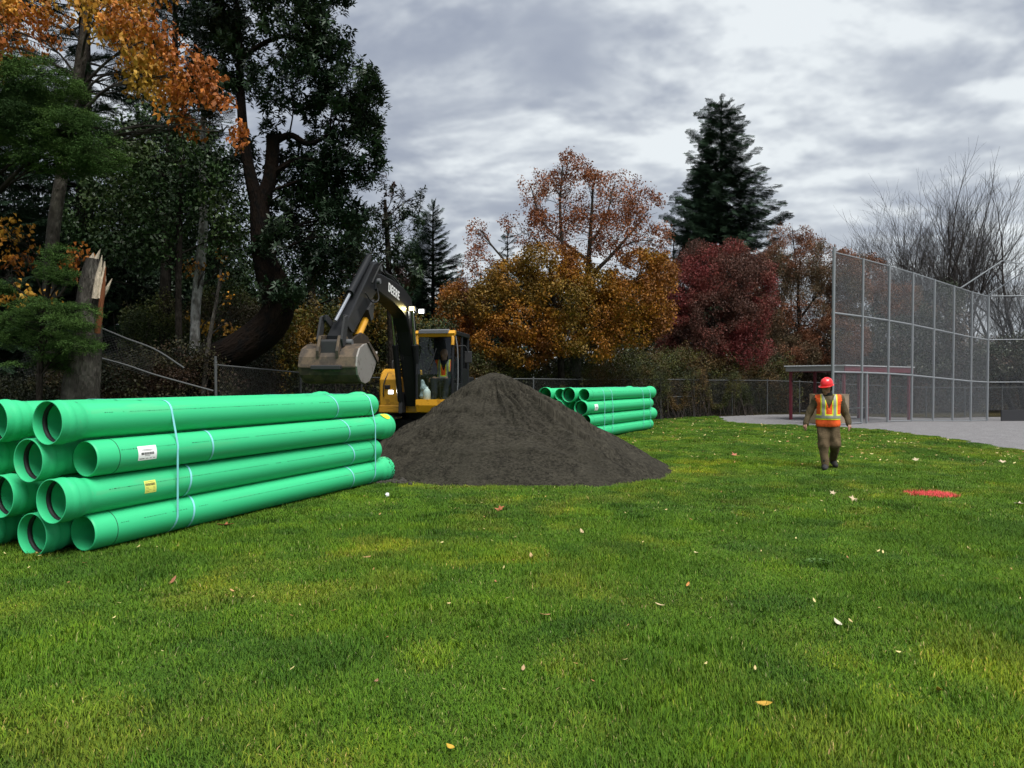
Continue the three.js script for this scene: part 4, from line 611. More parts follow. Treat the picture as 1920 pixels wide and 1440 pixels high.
// fence wrecked by the fallen trunk: rails bent down, mesh torn loose
{
  const p0 = at(405, 745, 17), o = thing('wrecked_fence', 'bent chain-link fence with fallen rails under the dark trees', 'fence', V(p0.x, gh(p0.x, p0.z), p0.z)), L = (px, py, d) => at(px, py, d).sub(o.position);
  add(o, 'post', new GB().rod(L(405, 760, 17), L(404, 668, 17), 0.034, 0.034, 8).build(), galvDull);
  add(o, 'bent_rail', new GB().tube(curve([L(180, 611, 16.6), L(235, 634, 16.8), L(290, 655, 17), L(345, 690, 17.2)], 14), 0.024, 8).build(), galvDull);
  add(o, 'fallen_rail', new GB().tube(curve([L(176, 668, 16.1), L(235, 684, 16.4), L(285, 701, 16.6), L(345, 718, 16.8), L(400, 733, 16.95)], 16), 0.022, 8).build(), galvDull);
  const a = L(180, 611, 16.6), b = L(300, 662, 17.05), f = (x) => 0; f.bent = true; f.out = (x, y) => 0.12 * Math.sin(x * 3 + y * 2);
  const m = add(o, 'wire_mesh', meshPanel(a.distanceTo(b), 0.62, 0.055, 0.0036, f), wireDull); m.position.copy(a); m.quaternion.setFromUnitVectors(V(1, 0, 0), b.clone().sub(a).normalize()); m.translateY(-0.66); m.userData.kind = 'stuff';
  const a2 = L(60, 640, 15.8), b2 = L(178, 690, 16.1), m2 = add(o, 'wire_mesh', meshPanel(a2.distanceTo(b2), 0.7, 0.055, 0.003, f), wireDull); m2.position.copy(a2); m2.quaternion.setFromUnitVectors(V(1, 0, 0), b2.clone().sub(a2).normalize()); m2.translateY(-0.7); m2.userData.kind = 'stuff';
}
// ---------- backstop ----------
{
  const A = V(12.58, 0, -27.9), B = V(26.1, 0, -39), o = thing('backstop', 'tall chain-link baseball backstop on galvanised posts beside the gravel', 'backstop', V(A.x, gh(A.x, A.z), A.z)), org = o.position, N = 7, top = 6.86, hs = [2.14, 4.47, top];
  const P = (t, h) => { const p = A.clone().lerp(B, t); p.y = gh(p.x, p.z) + h; return p.sub(org); };
  const seg = (name, a, b, r, m = galv) => add(o, name, new GB().rod(a, b, r, r, 10).build(), m);
  for (let k = 0; k <= N; k++) { const lean = V(0.07, 0, 0); seg('post', P(k / N, -0.15), P(k / N, top + (k ? 0.02 : 0.18)).add(lean), k === 0 || k === N ? 0.062 : 0.05); }
  seg('gate_post', P(0.46 / N * 1 + 0.105, 0), P(0.46 / N + 0.105, 2.2), 0.045);
  for (let k = 0; k < N; k++) {
    for (const h of hs) seg('rail', P(k / N, h), P((k + 1) / N, h), h === top ? 0.028 : 0.04);
    if (k !== 1) seg('bottom_rail', P(k / N, 0.06), P((k + 1) / N, 0.06), 0.024);
    for (const [h0, h1] of [[0.05, hs[0]], [hs[0], hs[1]], [hs[1], top]]) { const a = P(k / N, h0), b = P((k + 1) / N, h0); along(o, 'wire_mesh', meshPanel(a.distanceTo(b), h1 - h0, 0.05, 0.0027), wireMat, a, b).userData.kind = 'stuff'; }
  }
  // second wing, running off to the right, with a hood that leans over the plate
  const C = V(26.1, 0, -39), D = V(40, 0, -37.5), Q = (t, h) => { const p = C.clone().lerp(D, t); p.y = gh(p.x, p.z) + h; return p.sub(org); };
  for (let k = 1; k <= 4; k++) seg('post', Q(k / 4, -0.1), Q(k / 4, top), 0.05);
  for (const h of hs) seg('rail', Q(0, h), Q(1, h), 0.026);
  for (let k = 0; k < 4; k++) { const a = Q(k / 4, 0.6), b = Q((k + 1) / 4, 0.6); along(o, 'wire_mesh', meshPanel(a.distanceTo(b), top - 0.6, 0.05, 0.0024), wireMat, a, b).userData.kind = 'stuff'; }
  const hood = (t, f) => P(t, top).add(V(1.2 * f, 1.5 * f, 1.4 * f)); seg('hood_strut', P(5.4 / 7, top), P(5.4 / 7, top).add(V(1.95, 1.36, 0.3)), 0.035); seg('hood_strut', P(1, top), P(1, top).add(V(1.6, 1.5, 1.2)), 0.03); seg('hood_rail', P(5.4 / 7, top).add(V(1.95, 1.36, 0.3)), P(1, top).add(V(1.6, 1.5, 1.2)), 0.026);
  const bar = thing('low_barrier', 'low black board barrier at the foot of the backstop wing', 'barrier', V(26.6, gh(26.6, -38.6), -38.6)); for (let k = 0; k < 6; k++) add(bar, 'board', new GB().box(k * 2.4, k * 2.4 + 2.385, 0.0, 0.62, -0.03 + (k % 2) * 0.01, 0.03 + (k % 2) * 0.01, 0.008).build(), std([0.022, 0.023, 0.026], 0.8)); bar.rotation.y = 0.1;
}
// ---------- dugout ----------
{
  const N = V(14.35, 0, -30.6), u = V(0.775, 0, -0.632), v = V(-0.632, 0, -0.775), L = 7.1, W = 2.75;               // near corner, long side, short side
  const o = thing('dugout', 'open dugout shelter with flat roof, dark red fascia and red posts behind the backstop', 'dugout', V(N.x, gh(N.x, N.z), N.z), Math.atan2(0.632, 0.775));
  // local: x along the long side, z towards the gravel (back of the shelter is at -z)
  const red = std([0.16, 0.022, 0.035], 0.6), board = std([0.22, 0.21, 0.20], 0.85), roofM = std([0.60, 0.61, 0.62], 0.5), ply = std([0.40, 0.29, 0.17], 0.85), darkW = std([0.05, 0.042, 0.038], 0.9);
  const drop = (x, z) => { const p = V(x, 0, z).applyAxisAngle(V(0, 1, 0), o.rotation.y); return gh(o.position.x + p.x, o.position.z + p.z) - o.position.y; };
  const H = 2.26;
  add(o, 'roof', new GB().box(-0.05, L + 0.05, H + 0.2, H + 0.245, -W - 0.05, 0.05, 0.006).build(), roofM);
  add(o, 'fascia', new GB().box(0, L, H - 0.06, H + 0.199, -0.04, 0, 0.006).build(), red).userData.label = 'dark red fascia board on the long side';
  add(o, 'fascia', new GB().box(0.002, 0.042, H - 0.02, H + 0.197, -W, -0.043, 0.006).build(), board); add(o, 'fascia', new GB().box(L - 0.042, L - 0.002, H - 0.04, H + 0.197, -W, -0.043, 0.006).build(), red); add(o, 'fascia', new GB().box(0.044, L - 0.044, H - 0.04, H + 0.197, -W, -W + 0.04, 0.006).build(), red);
  for (let k = 0; k < 8; k++) add(o, 'rafter', new GB().box(0.5 + k * 0.87, 0.55 + k * 0.87, H + 0.02, H + 0.196, -W + 0.05, -0.05, 0.004).build(), darkW);
  for (const x of [0.2, 2.4, 4.7, L - 0.2]) for (const z of [-0.15, -W + 0.15]) { add(o, 'post', new GB().box(x - 0.055, x + 0.055, drop(x, z) - 0.05, H + 0.01, z - 0.055, z + 0.055, 0.006).build(), red); if (x < 1) add(o, 'brace', new GB().tube([V(x + (z < -1 ? 0 : 0), H - 0.55, z), V(x, H, z + (z < -1 ? 0.5 : -0.5))], 0.03, 6).build(), darkW); }
  const bench = thing('bench', 'long plank bench under the dugout roof', 'bench', o.position.clone().add(V(0.4, 0, -W + 0.75).applyAxisAngle(V(0, 1, 0), o.rotation.y)), o.rotation.y);
  for (let k = 0; k < 2; k++) add(bench, 'plank', new GB().box(0, L - 0.9, 0.43, 0.47, -0.19 + k * 0.19, -0.01 + k * 0.19, 0.005).build(), board); for (const x of [0.3, 2.1, 3.9, 5.7]) add(bench, 'leg', new GB().box(x - 0.04, x + 0.04, drop(x, -W + 0.75) - 0.03, 0.429, -0.14, 0.14, 0.005).build(), darkW);
  const pb = at(1555, 790, 29.6), box = thing('plywood_box', 'tall plywood storage box standing in the dugout behind the worker', 'box', V(pb.x, gh(pb.x, pb.z), pb.z), 0.25); const w = 0.73, hh = 1.22;
  add(box, 'front_panel', new GB().box(-w, w, 0.03, hh, 0.27, 0.29, 0.003).build(), ply); add(box, 'back_panel', new GB().box(-w, w, 0.03, hh, -0.29, -0.27, 0.003).build(), ply); for (const s of [-1, 1]) add(box, 'side_panel', new GB().box(s * w - 0.022 * (s > 0), s * w + 0.022 * (s < 0), 0.032, hh - 0.002, -0.268, 0.268, 0.003).build(), ply); add(box, 'lid', new GB().box(-w - 0.02, w + 0.02, hh + 0.002, hh + 0.024, -0.31, 0.31, 0.003).build(), ply); for (const s of [-1, 1]) add(box, 'skid', new GB().box(s * 0.5 - 0.05, s * 0.5 + 0.05, -0.02, 0.029, -0.27, 0.27, 0.003).build(), darkW);
}
// utility pole and wire far behind
{
  const p = at(789, 700, 46), o = thing('utility_pole', 'grey wooden utility pole among the far trees', 'pole', V(p.x, gh(p.x, p.z), p.z)); add(o, 'pole', new GB().tube(range(0, 9.6, 6).map((y) => V(0, y, 0)), [0.19, 0.185, 0.18, 0.17, 0.165, 0.16, 0.15], 10).build(), std([0.13, 0.12, 0.11], 0.95)); add(o, 'cross_arm', new GB().box(-1.1, 1.1, 8.9, 9.02, 0.16, 0.26, 0.01).build(), std([0.11, 0.1, 0.09], 0.95));
  const w = add(scene, 'power_line', new GB().tube(curve([V(o.position.x - 25, 10.4, -44), V(o.position.x, 9.05 + gh(p.x, p.z), -45.8), V(0, 10.0, -48), V(16, 10.2, -54), V(42, 12, -60)], 40), 0.025, 5).build(), std([0.02, 0.02, 0.02], 0.6)); tag(w, 'thin black overhead cable crossing the gap between trees', 'cable');
}

// ---------- vegetation ----------
const barkTex = (a, b, f = 1) => { const t = texture(256, (u, v) => { const g = loop(u, v * 0.35, 26 * f, 3, 4), l = loop(u, v, 5, 3, 19), k = 0.5 + 0.9 * g; return [0, 1, 2].map((i) => lerp(a[i], b[i], ss(0.45, 0.7, l)) * k); }); return t; };
const barkBump = texture(256, (u, v) => loop(u, v * 0.3, 26, 3, 4), false); 
const bark = (a, b) => std([1, 1, 1], 0.95, { map: barkTex(a, b), bumpMap: barkBump, bumpScale: 0.05 });
const barkDark = bark([0.018, 0.015, 0.012], [0.034, 0.029, 0.024]), barkGrey = bark([0.065, 0.058, 0.05], [0.11, 0.1, 0.086]), barkBirch = bark([0.33, 0.33, 0.31], [0.14, 0.135, 0.12]), barkRed = bark([0.011, 0.007, 0.005], [0.006, 0.005, 0.0045]), barkTwig = std([0.055, 0.045, 0.04], 0.95), barkBare = std([0.045, 0.04, 0.038], 0.95);
const leafMat = phys([1, 1, 1], 0.6, { vertexColors: true, side: THREE.DoubleSide, transmission: 0.35, thickness: 0, specularIntensity: 0.35 });
const darkLeafMat = phys([1, 1, 1], 0.45, { vertexColors: true, side: THREE.DoubleSide, specularIntensity: 0.5 });
const needleMat = std([1, 1, 1], 0.8, { vertexColors: true, side: THREE.DoubleSide, specularIntensity: 0.2 });

function leaf(b, p, dir, nrm, len, wid, c, fold = 0.25) {
  const side = dir.clone().cross(nrm).normalize(), n = side.clone().cross(dir).normalize(), m = p.clone().addScaledVector(dir, len * 0.45), tip = p.clone().addScaledVector(dir, len).addScaledVector(n, -len * 0.12);
  const i = b.vert(p, n, 0, 0, c), l = b.vert(m.clone().addScaledVector(side, wid / 2).addScaledVector(n, wid * fold), n, 0, 0, c), r = b.vert(m.clone().addScaledVector(side, -wid / 2).addScaledVector(n, wid * fold), n, 0, 0, c), t = b.vert(tip, n, 0, 0, c); b.i.push(i, l, t, i, t, r);
}
const ball = (r) => { let p; do p = V(r() * 2 - 1, r() * 2 - 1, r() * 2 - 1); while (p.lengthSq() > 1); return p; };
function broadCluster(seed, N, R, len, wid, droop = 0.4) {
  const r = rng(seed), b = new GB();
  for (let k = 0; k < N; k++) { const p = ball(r).multiplyScalar(R), d = ball(r).add(V(0, -droop, 0)).normalize(), n = ball(r).add(V(0, 0.8, 0)).normalize(), s = 0.65 + 0.6 * r(), v = 0.72 + 0.56 * r(); leaf(b, p, d, n, len * s, wid * s, [v, v * (0.94 + 0.12 * r()), v]); }
  return b.build();
}
function whorlCluster(seed, shoots, len, wid) {                   // long leathery leaves in rosettes at shoot tips
  const r = rng(seed), b = new GB();
  for (let s = 0; s < shoots; s++) { const o = ball(r).multiplyScalar(0.26), ax = ball(r).add(V(0, 0.9, 0)).normalize();
    for (let k = 0; k < 10; k++) { const t = k / 10, side = ball(r); side.addScaledVector(ax, -side.dot(ax)).normalize(); const d = side.clone().addScaledVector(ax, -0.35 + 1.3 * t).normalize(), v = 0.7 + 0.6 * r(); leaf(b, o.clone().addScaledVector(ax, 0.12 * t), d, ax, len * (0.75 + 0.5 * r()), wid, [v, v, v], 0.15); } }
  return b.build();
}
function needleSpray(seed, L, twigs) {                            // flat drooping spray along +x
  const r = rng(seed), b = new GB();
  for (let k = 0; k < twigs; k++) { const t = (k + 0.5) / twigs, s = k % 2 ? 1 : -1, p = V(t * L, -0.05 * t * L, 0), l = L * (0.5 - 0.32 * t) * (0.8 + 0.5 * r()), d = V(0.62, -0.16 + 0.3 * (r() - 0.5), s * (0.85 - 0.2 * r())).normalize();
    for (let q = 0; q < 5; q++) { const pp = p.clone().addScaledVector(d, l * q / 5), v = 0.7 + 0.55 * r(); for (const a of [-1, 1]) { const dd = d.clone().multiplyScalar(0.8).add(V(0.25 * r(), 0.3 * (r() - 0.35), 0)).add(V(d.z, 0, -d.x).multiplyScalar(a * 0.75)).normalize(); leaf(b, pp, dd, V(0, 1, 0.3 * (r() - 0.5)), l * 0.3 + 0.02, 0.022, [v, v, v], 0.1); } } }
  for (let q = 0; q < 6; q++) { const v = 0.75 + 0.5 * r(); leaf(b, V(L * (0.7 + q * 0.05), 0, 0), V(1, 0.1, 0.8 * (r() - 0.5)).normalize(), V(0, 1, 0), L * 0.22, 0.022, [v, v, v]); }
  return b.build();
}
function needleClump(seed, twigs, L) {                            // short needles packed round several drooping twigs
  const r = rng(seed), b = new GB();
  for (let k = 0; k < twigs; k++) { const d = V(1, -0.25 + 0.5 * (r() - 0.5), 1.7 * (r() - 0.5)).normalize(), o = V(-L * 0.5 * r(), 0.05 * (r() - 0.5), 0.16 * (r() - 0.5)), l = L * (0.6 + 0.5 * r()), v = 0.7 + 0.6 * r();
    for (let q = 0; q < 15; q++) { const p = o.clone().addScaledVector(d, l * q / 15), s = ball(r); s.addScaledVector(d, -s.dot(d)).normalize(); leaf(b, p, s.multiplyScalar(0.8).addScaledVector(d, 0.75).normalize(), ball(r), 0.042, 0.0105, [v, v, v], 0.05); } }
  return b.build();
}
const clump = [1, 2, 3].map((s) => needleClump(s, 9, 0.3));
const broadA = [1, 2, 3].map((s) => broadCluster(s, 16, 0.27, 0.115, 0.072)), broadFar = [4, 5].map((s) => broadCluster(s, 26, 0.36, 0.13, 0.085)), broadSmall = [6, 7].map((s) => broadCluster(s, 20, 0.24, 0.075, 0.05, 0.2)), maple = [8, 9].map((s) => broadCluster(s, 13, 0.27, 0.15, 0.10, 0.9)), whorl = [1, 2].map((s) => whorlCluster(s, 4, 0.15, 0.05)), spray = [1, 2].map((s) => needleSpray(s, 0.55, 14));
const tint = new THREE.Color();
function foliage(parent, name, geos, mat, items) {                // items: {p, s, q?, c}
  geos.forEach((g, j) => {
    const mine = items.filter((_, k) => k % geos.length === j); if (!mine.length) return;
    const im = new THREE.InstancedMesh(g, mat, mine.length), m = new THREE.Matrix4(); im.name = name; im.userData.kind = 'stuff'; im.castShadow = im.receiveShadow = true;
    mine.forEach((it, k) => { m.compose(it.p, it.q, it.s.isVector3 ? it.s : V(it.s, it.s, it.s)); im.setMatrixAt(k, m); im.setColorAt(k, tint.setRGB(...it.c)); }); parent.add(im);
  });
}
const rq = (r) => new THREE.Quaternion().setFromEuler(new THREE.Euler((r() - 0.5) * 1.2, r() * 6.283, (r() - 0.5) * 1.2));
const pick = (pal, r, t) => { const x = clamp(t, 0, 0.9999) * (pal.length - 1), i = Math.floor(x), f = x - i, v = 0.78 + 0.44 * r(); return pal[i].map((c, k) => lerp(c, pal[i + 1]?.[k] ?? c, f) * v); };

// a broadleaf tree: trunk given as [px, py, half width in px] at distance d, crown as lobes [px, py, rx, ry, offset in depth]
function tree({ name = 'tree', label, category = 'tree', group, d, trunk, more = [], lobes, dens = 40, geos = broadA, mat = leafMat, pal, barkM = barkDark, seed, gap = 0.42, depth = 1, twigs = 7, scale = 1, rootless = false, shell = 0.42 }) {
  const r = rng(seed), k = d / F, b0 = at(trunk[0][0], trunk[0][1], d), base = V(b0.x, gh(b0.x, b0.z), b0.z), o = thing(name, label, category, base, 0, group), L = (px, py, dd = 0) => at(px, py, d + dd).sub(base);
  const tp = trunk.map(([x, y, , dd]) => L(x, y, dd ?? 0)); if (!rootless) tp[0].y = Math.min(tp[0].y, -0.1);
  const n = 26, pts = curve(tp, n), rad = radiiAlong(trunk.map((t) => t[2] * k), n);
  add(o, 'trunk', new GB().tube(pts, rad, 14, 0.12).build(), barkM);
  for (const m of more) { const q = curve(m.map(([x, y, , dd]) => L(x, y, dd ?? 0)), 16); add(o, 'limb', new GB().tube(q, radiiAlong(m.map((t) => t[2] * k), 16), 10, 0.1).build(), barkM); pts.push(...q); rad.push(...radiiAlong(m.map((t) => t[2] * k), 16)); }
  const br = new GB(), items = [];
  for (const [x, y, rx, ry, dd = 0, dm = 1] of lobes) {
    const c = L(x, y, dd), R = V(rx * k, ry * k, Math.max(rx, ry) * k * 0.9 * depth);
    let best = 0, bd = 1e9; pts.forEach((p, i) => { const e = p.distanceTo(c) + Math.max(0, p.y - c.y + 0.6) * 2.5; if (e < bd) { bd = e; best = i; } });
    const s = pts[best], r0 = Math.max(0.018, Math.min(rad[best] * 0.5, 0.011 * bd + 0.012, 0.05)), bend = ball(r).multiplyScalar(0.12 * s.distanceTo(c)), mid = s.clone().lerp(c, 0.5).add(bend).add(V(0, 0.08 * bd, 0));
    const lim = curve([s, mid, c], 8); br.tube(lim, radiiAlong([r0, r0 * 0.35], 8), 6, 0, false);
    for (let t = 0; t < twigs; t++) { const a = lim[3 + Math.floor(r() * 6)], e = c.clone().add(ball(r).normalize().multiply(R).multiplyScalar(0.55 + 0.45 * r())), m2 = a.clone().lerp(e, 0.5).add(ball(r).multiplyScalar(0.1 * a.distanceTo(e))).add(V(0, 0.07, 0)); br.tube(curve([a, m2, e], 4), radiiAlong([r0 * 0.4, 0.006], 4), 4, 0, false); }
    const cnt = Math.round(dens * dm * Math.PI * R.x * R.y);
    for (let t = 0, tries = 0; t < cnt && tries < cnt * 6; tries++) {
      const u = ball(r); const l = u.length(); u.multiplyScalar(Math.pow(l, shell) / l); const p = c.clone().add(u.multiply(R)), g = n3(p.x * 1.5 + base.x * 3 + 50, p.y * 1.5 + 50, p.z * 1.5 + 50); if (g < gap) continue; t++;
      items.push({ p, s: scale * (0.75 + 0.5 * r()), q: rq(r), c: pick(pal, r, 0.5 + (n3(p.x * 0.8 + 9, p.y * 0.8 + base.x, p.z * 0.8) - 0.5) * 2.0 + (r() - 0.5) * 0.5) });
    }
  }
  if (br.size) add(o, 'branches', br.build(), barkM === barkBirch ? barkGrey : barkM);
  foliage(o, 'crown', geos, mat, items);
  return o;
}
// a conifer: straight stem, whorls of boughs; reach(t, angle) gives bough length at height share t
function fir({ name = 'fir_tree', label, group, px, d, top, from = 0.08, reach, pal, seed, step = 0.36, dense = 1, r0, lift = 0.1, lean = 0, sScale = 1, arms = 6, droop = 0.22 }) {
  const r = rng(seed), b0 = at(px, 714, d), base = V(b0.x, gh(b0.x, b0.z), b0.z), H = EYE + (HORIZON - top) / F * d - base.y, o = thing(name, label, 'tree', base, 0, group), stem = (t) => V(lean * t * t, H * t, 0);
  add(o, 'trunk', new GB().tube(range(0, 1, 14).map((t) => stem(t).add(V(0, t ? 0 : -0.2, 0))), radiiAlong([r0 ?? H * 0.016, (r0 ?? H * 0.016) * 0.6, 0.02], 14), 10, 0.1).build(), barkDark);
  const br = new GB(), items = [];
  for (let y = H * from; y < H - 0.25; y += step * (0.7 + 0.6 * r())) {
    const t = y / H, off = r() * 6.28, n = Math.max(3, Math.round((arms + 1) * (1 - t * 0.4)));
    for (let k = 0; k < n; k++) {
      const a = off + k / n * 6.283 + (r() - 0.5) * 0.5, len = reach(t, a) * (0.5 + 0.65 * r()); if (len < 0.12) continue;
      const dir = V(Math.cos(a), 0, Math.sin(a)), s = stem(t), rise = lerp(-0.22, 0.55, Math.pow(t, 1.3)) + lift, P = (f) => s.clone().addScaledVector(dir, len * f).add(V(0, len * (rise * f - 0.25 * f * f + 0.22 * f * f * f * f), 0)), pts = [0, 0.35, 0.7, 1].map(P);
      br.tube(pts, [0.02 + len * 0.012, 0.014 + len * 0.006, 0.01, 0.004], 4, 0, false);
      const m = Math.max(2, Math.round(len * 6.0 * dense));
      for (let q = 0; q < m; q++) { const f = 0.18 + 0.82 * (q + r()) / m, p = P(f), tan = P(Math.min(1, f + 0.05)).sub(P(f - 0.05)).normalize(), yaw = (r() - 0.5) * 2.0, e = new THREE.Quaternion().setFromUnitVectors(V(1, 0, 0), tan.applyAxisAngle(V(0, 1, 0), yaw).add(V(0, -droop + 0.35 * (r() - 0.3), 0)).normalize()).multiply(new THREE.Quaternion().setFromAxisAngle(V(1, 0, 0), (r() - 0.5) * 1.3)); items.push({ p, q: e, s: sScale * (0.65 + 0.5 * r()) * Math.min(1, 0.45 + len * 0.4), c: pick(pal, r, r()) }); }
    }
  }
  for (let k = 0; k < 10; k++) items.push({ p: stem(1 - 0.03 * r()), q: new THREE.Quaternion().setFromUnitVectors(V(1, 0, 0), V(r() - 0.5, 1.2, r() - 0.5).normalize()), s: 0.6, c: pick(pal, r, r()) });
  add(o, 'branches', br.build(), barkDark); foliage(o, 'crown', spray, needleMat, items); return o;
}
// a leafless tree: limbs that fork again and again into fine twigs
function bareTree({ label, px, d, stems, levels = 6, seed, r0 = 0.2, group, spread = 0.42 }) {
  const r = rng(seed), b0 = at(px, 714, d), base = V(b0.x, gh(b0.x, b0.z), b0.z), o = thing('bare_tree', label, 'tree', base, 0, group), tr = new GB(), tw = new GB();
  const grow = (p, dir, len, rad, lv) => {
    const pts = [p]; let q = p.clone(), dd = dir.clone(); for (let k = 0; k < 3; k++) { dd.add(ball(r).multiplyScalar(0.13)).add(V(0, 0.055, 0)).normalize(); q = q.clone().addScaledVector(dd, len / 3); pts.push(q); }
    const end = rad * 0.68; (lv >= levels - 1 ? tr : tw).tube(pts, radiiAlong([rad, end], 3), lv >= levels - 1 ? 8 : lv > 2 ? 5 : 3, 0, false);
    if (lv === 0) return; const n = lv > levels - 2 ? 3 : 2 + (r() < 0.72 ? 1 : 0);
    for (let k = 0; k < n; k++) { const f = k === 0 ? 1 : 0.35 + 0.6 * r(), a = pts[Math.min(3, Math.round(f * 3))], side = ball(r); side.addScaledVector(dd, -side.dot(dd)).normalize(); const nd = dd.clone().addScaledVector(side, k === 0 ? spread * 0.35 : spread * (0.8 + 0.7 * r())).normalize(); grow(a, nd, len * (k === 0 ? 0.86 : 0.62 + 0.24 * r()), Math.max(0.0075, end * (k === 0 ? 0.9 : 0.62)), lv - 1); }
  };
  for (const [dx, dz, h, lx, rr = 1] of stems) grow(V(dx, -0.1, dz), V(lx, 1, (r() - 0.5) * 0.2).normalize(), h, r0 * rr, levels);
  add(o, 'trunk', tr.build(), barkBare); add(o, 'branches', tw.build(), barkBare); return o;
}
// bushes and brambles: a low mass of leaves over arching canes; f(r) gives a place in the scene and its height
function thicket({ name = 'bramble_thicket', label, category = 'shrub', n, place, pal, geos = broadSmall, mat = leafMat, seed, canes = 60, scale = 1, group, stuff = true, caneM = barkTwig, caneLen = 1.2 }) {
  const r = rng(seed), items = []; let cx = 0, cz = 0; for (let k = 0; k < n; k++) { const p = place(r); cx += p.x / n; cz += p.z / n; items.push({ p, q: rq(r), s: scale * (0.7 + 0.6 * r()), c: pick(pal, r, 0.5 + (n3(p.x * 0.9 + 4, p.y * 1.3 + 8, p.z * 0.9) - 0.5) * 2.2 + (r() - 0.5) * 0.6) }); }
  const base = V(cx, gh(cx, cz), cz), o = thing(name, label, category, base, 0, group); if (stuff) o.userData.kind = 'stuff';
  items.forEach((i) => i.p.sub(base));
  const br = new GB(); for (let k = 0; k < canes; k++) { const e = items[Math.floor(r() * items.length)].p, s = V(e.x + (r() - 0.5) * caneLen, Math.max(-0.1, gh(e.x + base.x, e.z + base.z) - base.y), e.z + (r() - 0.5) * 0.6), t = e.clone().add(ball(r).multiplyScalar(0.35)); br.tube(curve([s, s.clone().lerp(t, 0.6).add(V((r() - 0.5) * 0.3, 0.25, 0)), t], 6), radiiAlong([0.014, 0.004], 6), 4, 0, false); }
  if (canes) add(o, 'canes', br.build(), caneM);
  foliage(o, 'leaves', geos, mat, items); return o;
}
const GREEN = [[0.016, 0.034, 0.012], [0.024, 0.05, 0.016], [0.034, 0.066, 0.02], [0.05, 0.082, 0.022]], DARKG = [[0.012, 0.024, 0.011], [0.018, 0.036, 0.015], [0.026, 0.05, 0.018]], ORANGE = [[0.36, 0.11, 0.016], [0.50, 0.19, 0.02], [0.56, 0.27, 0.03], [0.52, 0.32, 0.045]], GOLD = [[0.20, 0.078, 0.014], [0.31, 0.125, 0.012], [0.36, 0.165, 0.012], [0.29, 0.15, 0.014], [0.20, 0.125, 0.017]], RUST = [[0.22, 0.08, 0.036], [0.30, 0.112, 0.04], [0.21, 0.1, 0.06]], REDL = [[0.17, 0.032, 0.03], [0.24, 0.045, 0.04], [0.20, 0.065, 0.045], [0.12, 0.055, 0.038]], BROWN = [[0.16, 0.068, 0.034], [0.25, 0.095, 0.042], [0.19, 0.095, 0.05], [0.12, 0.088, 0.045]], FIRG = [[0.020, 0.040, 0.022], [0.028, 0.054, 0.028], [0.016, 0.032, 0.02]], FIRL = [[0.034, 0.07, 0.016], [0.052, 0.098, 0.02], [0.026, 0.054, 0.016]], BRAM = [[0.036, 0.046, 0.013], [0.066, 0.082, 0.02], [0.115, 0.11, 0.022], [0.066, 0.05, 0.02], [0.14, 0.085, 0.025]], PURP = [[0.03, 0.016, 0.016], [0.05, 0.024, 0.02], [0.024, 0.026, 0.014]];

// ---- left wood ----
// madrone with the swept trunk
tree({
  name: 'madrone_tree', label: 'madrone with a thick swept black trunk and glossy dark leaves, left of the excavator', d: 18.6, seed: 3,
  rootless: true, trunk: [[345, 760, 34, 0.5], [395, 685, 32, 0.25], [440, 660, 32], [485, 630, 34], [515, 592, 31], [521, 552, 29], [505, 512, 24], [491, 460, 17], [488, 405, 17.5], [488, 362, 18]],
  more: [[[482, 375, 14], [468, 318, 11], [458, 250, 9], [452, 180, 8], [450, 100, 7], [444, 0, 6], [440, -120, 4]], [[493, 375, 14], [505, 340, 13], [511, 300, 13], [514, 255, 12]], [[513, 268, 7], [545, 254, 6], [580, 270, 5], [620, 250, 3]], [[498, 335, 6], [560, 300, 5], [620, 310, 3]], [[450, 110, 5], [530, 70, 4], [600, 90, 3]]],
  lobes: [[395, 60, 55, 60, 0.5], [470, 30, 85, 60, 0.3], [555, 40, 65, 55, -0.4], [600, 110, 62, 48], [655, 165, 50, 45, -0.5], [695, 215, 32, 42, 0.4], [628, 225, 62, 48, 0.6], [545, 165, 75, 48, -0.3], [655, 285, 45, 38], [600, 345, 58, 42, 0.3], [560, 410, 70, 52, 0.7], [625, 440, 62, 50], [540, 475, 60, 46, -0.4], [600, 508, 68, 36, 0.3], [428, 130, 58, 48], [660, 400, 42, 40, 0.5], [520, 545, 40, 26, -0.6], [610, 70, 40, 40], [400, 180, 50, 45, 1], [690, 320, 30, 30], [640, 325, 58, 36, 0.4], [580, 300, 42, 28, 0.6], [518, 248, 24, 12, -0.1], [470, 320, 30, 40, 0.8], [545, 330, 30, 30, 0.7], [700, 265, 26, 30], [480, -60, 110, 60], [600, -40, 70, 60]],
  dens: 36, geos: whorl, mat: darkLeafMat, pal: [[0.014, 0.03, 0.014], [0.022, 0.044, 0.02], [0.034, 0.058, 0.026], [0.02, 0.034, 0.018]], barkM: barkRed, gap: 0.4, scale: 1.0, twigs: 8,
});
tree({ label: 'slender maple with bright orange leaves hanging over the dark firs', d: 17, seed: 5, trunk: [[85, 745, 13], [100, 440, 11], [128, 270, 10], [160, 70, 9], [185, -110, 8]], lobes: [[30, 60, 75, 50, -0.6], [70, 15, 70, 35, -0.5], [215, 25, 75, 45, -1], [275, 75, 80, 55, -1.2], [330, 140, 75, 52, -1.1], [375, 205, 62, 40, -1], [418, 248, 34, 30, -1], [270, 140, 50, 35, -0.8], [20, 440, 30, 22, -1.2, 0.8], [45, 480, 38, 20, -1, 0.7], [150, 490, 22, 22, -1.6], [60, 555, 60, 16, -1.3, 0.5], [-40, 90, 80, 60], [215, -50, 120, 50, -1]], dens: 36, geos: maple, pal: ORANGE, barkM: barkGrey, gap: 0.47, twigs: 9, scale: 0.78, shell: 0.6 });
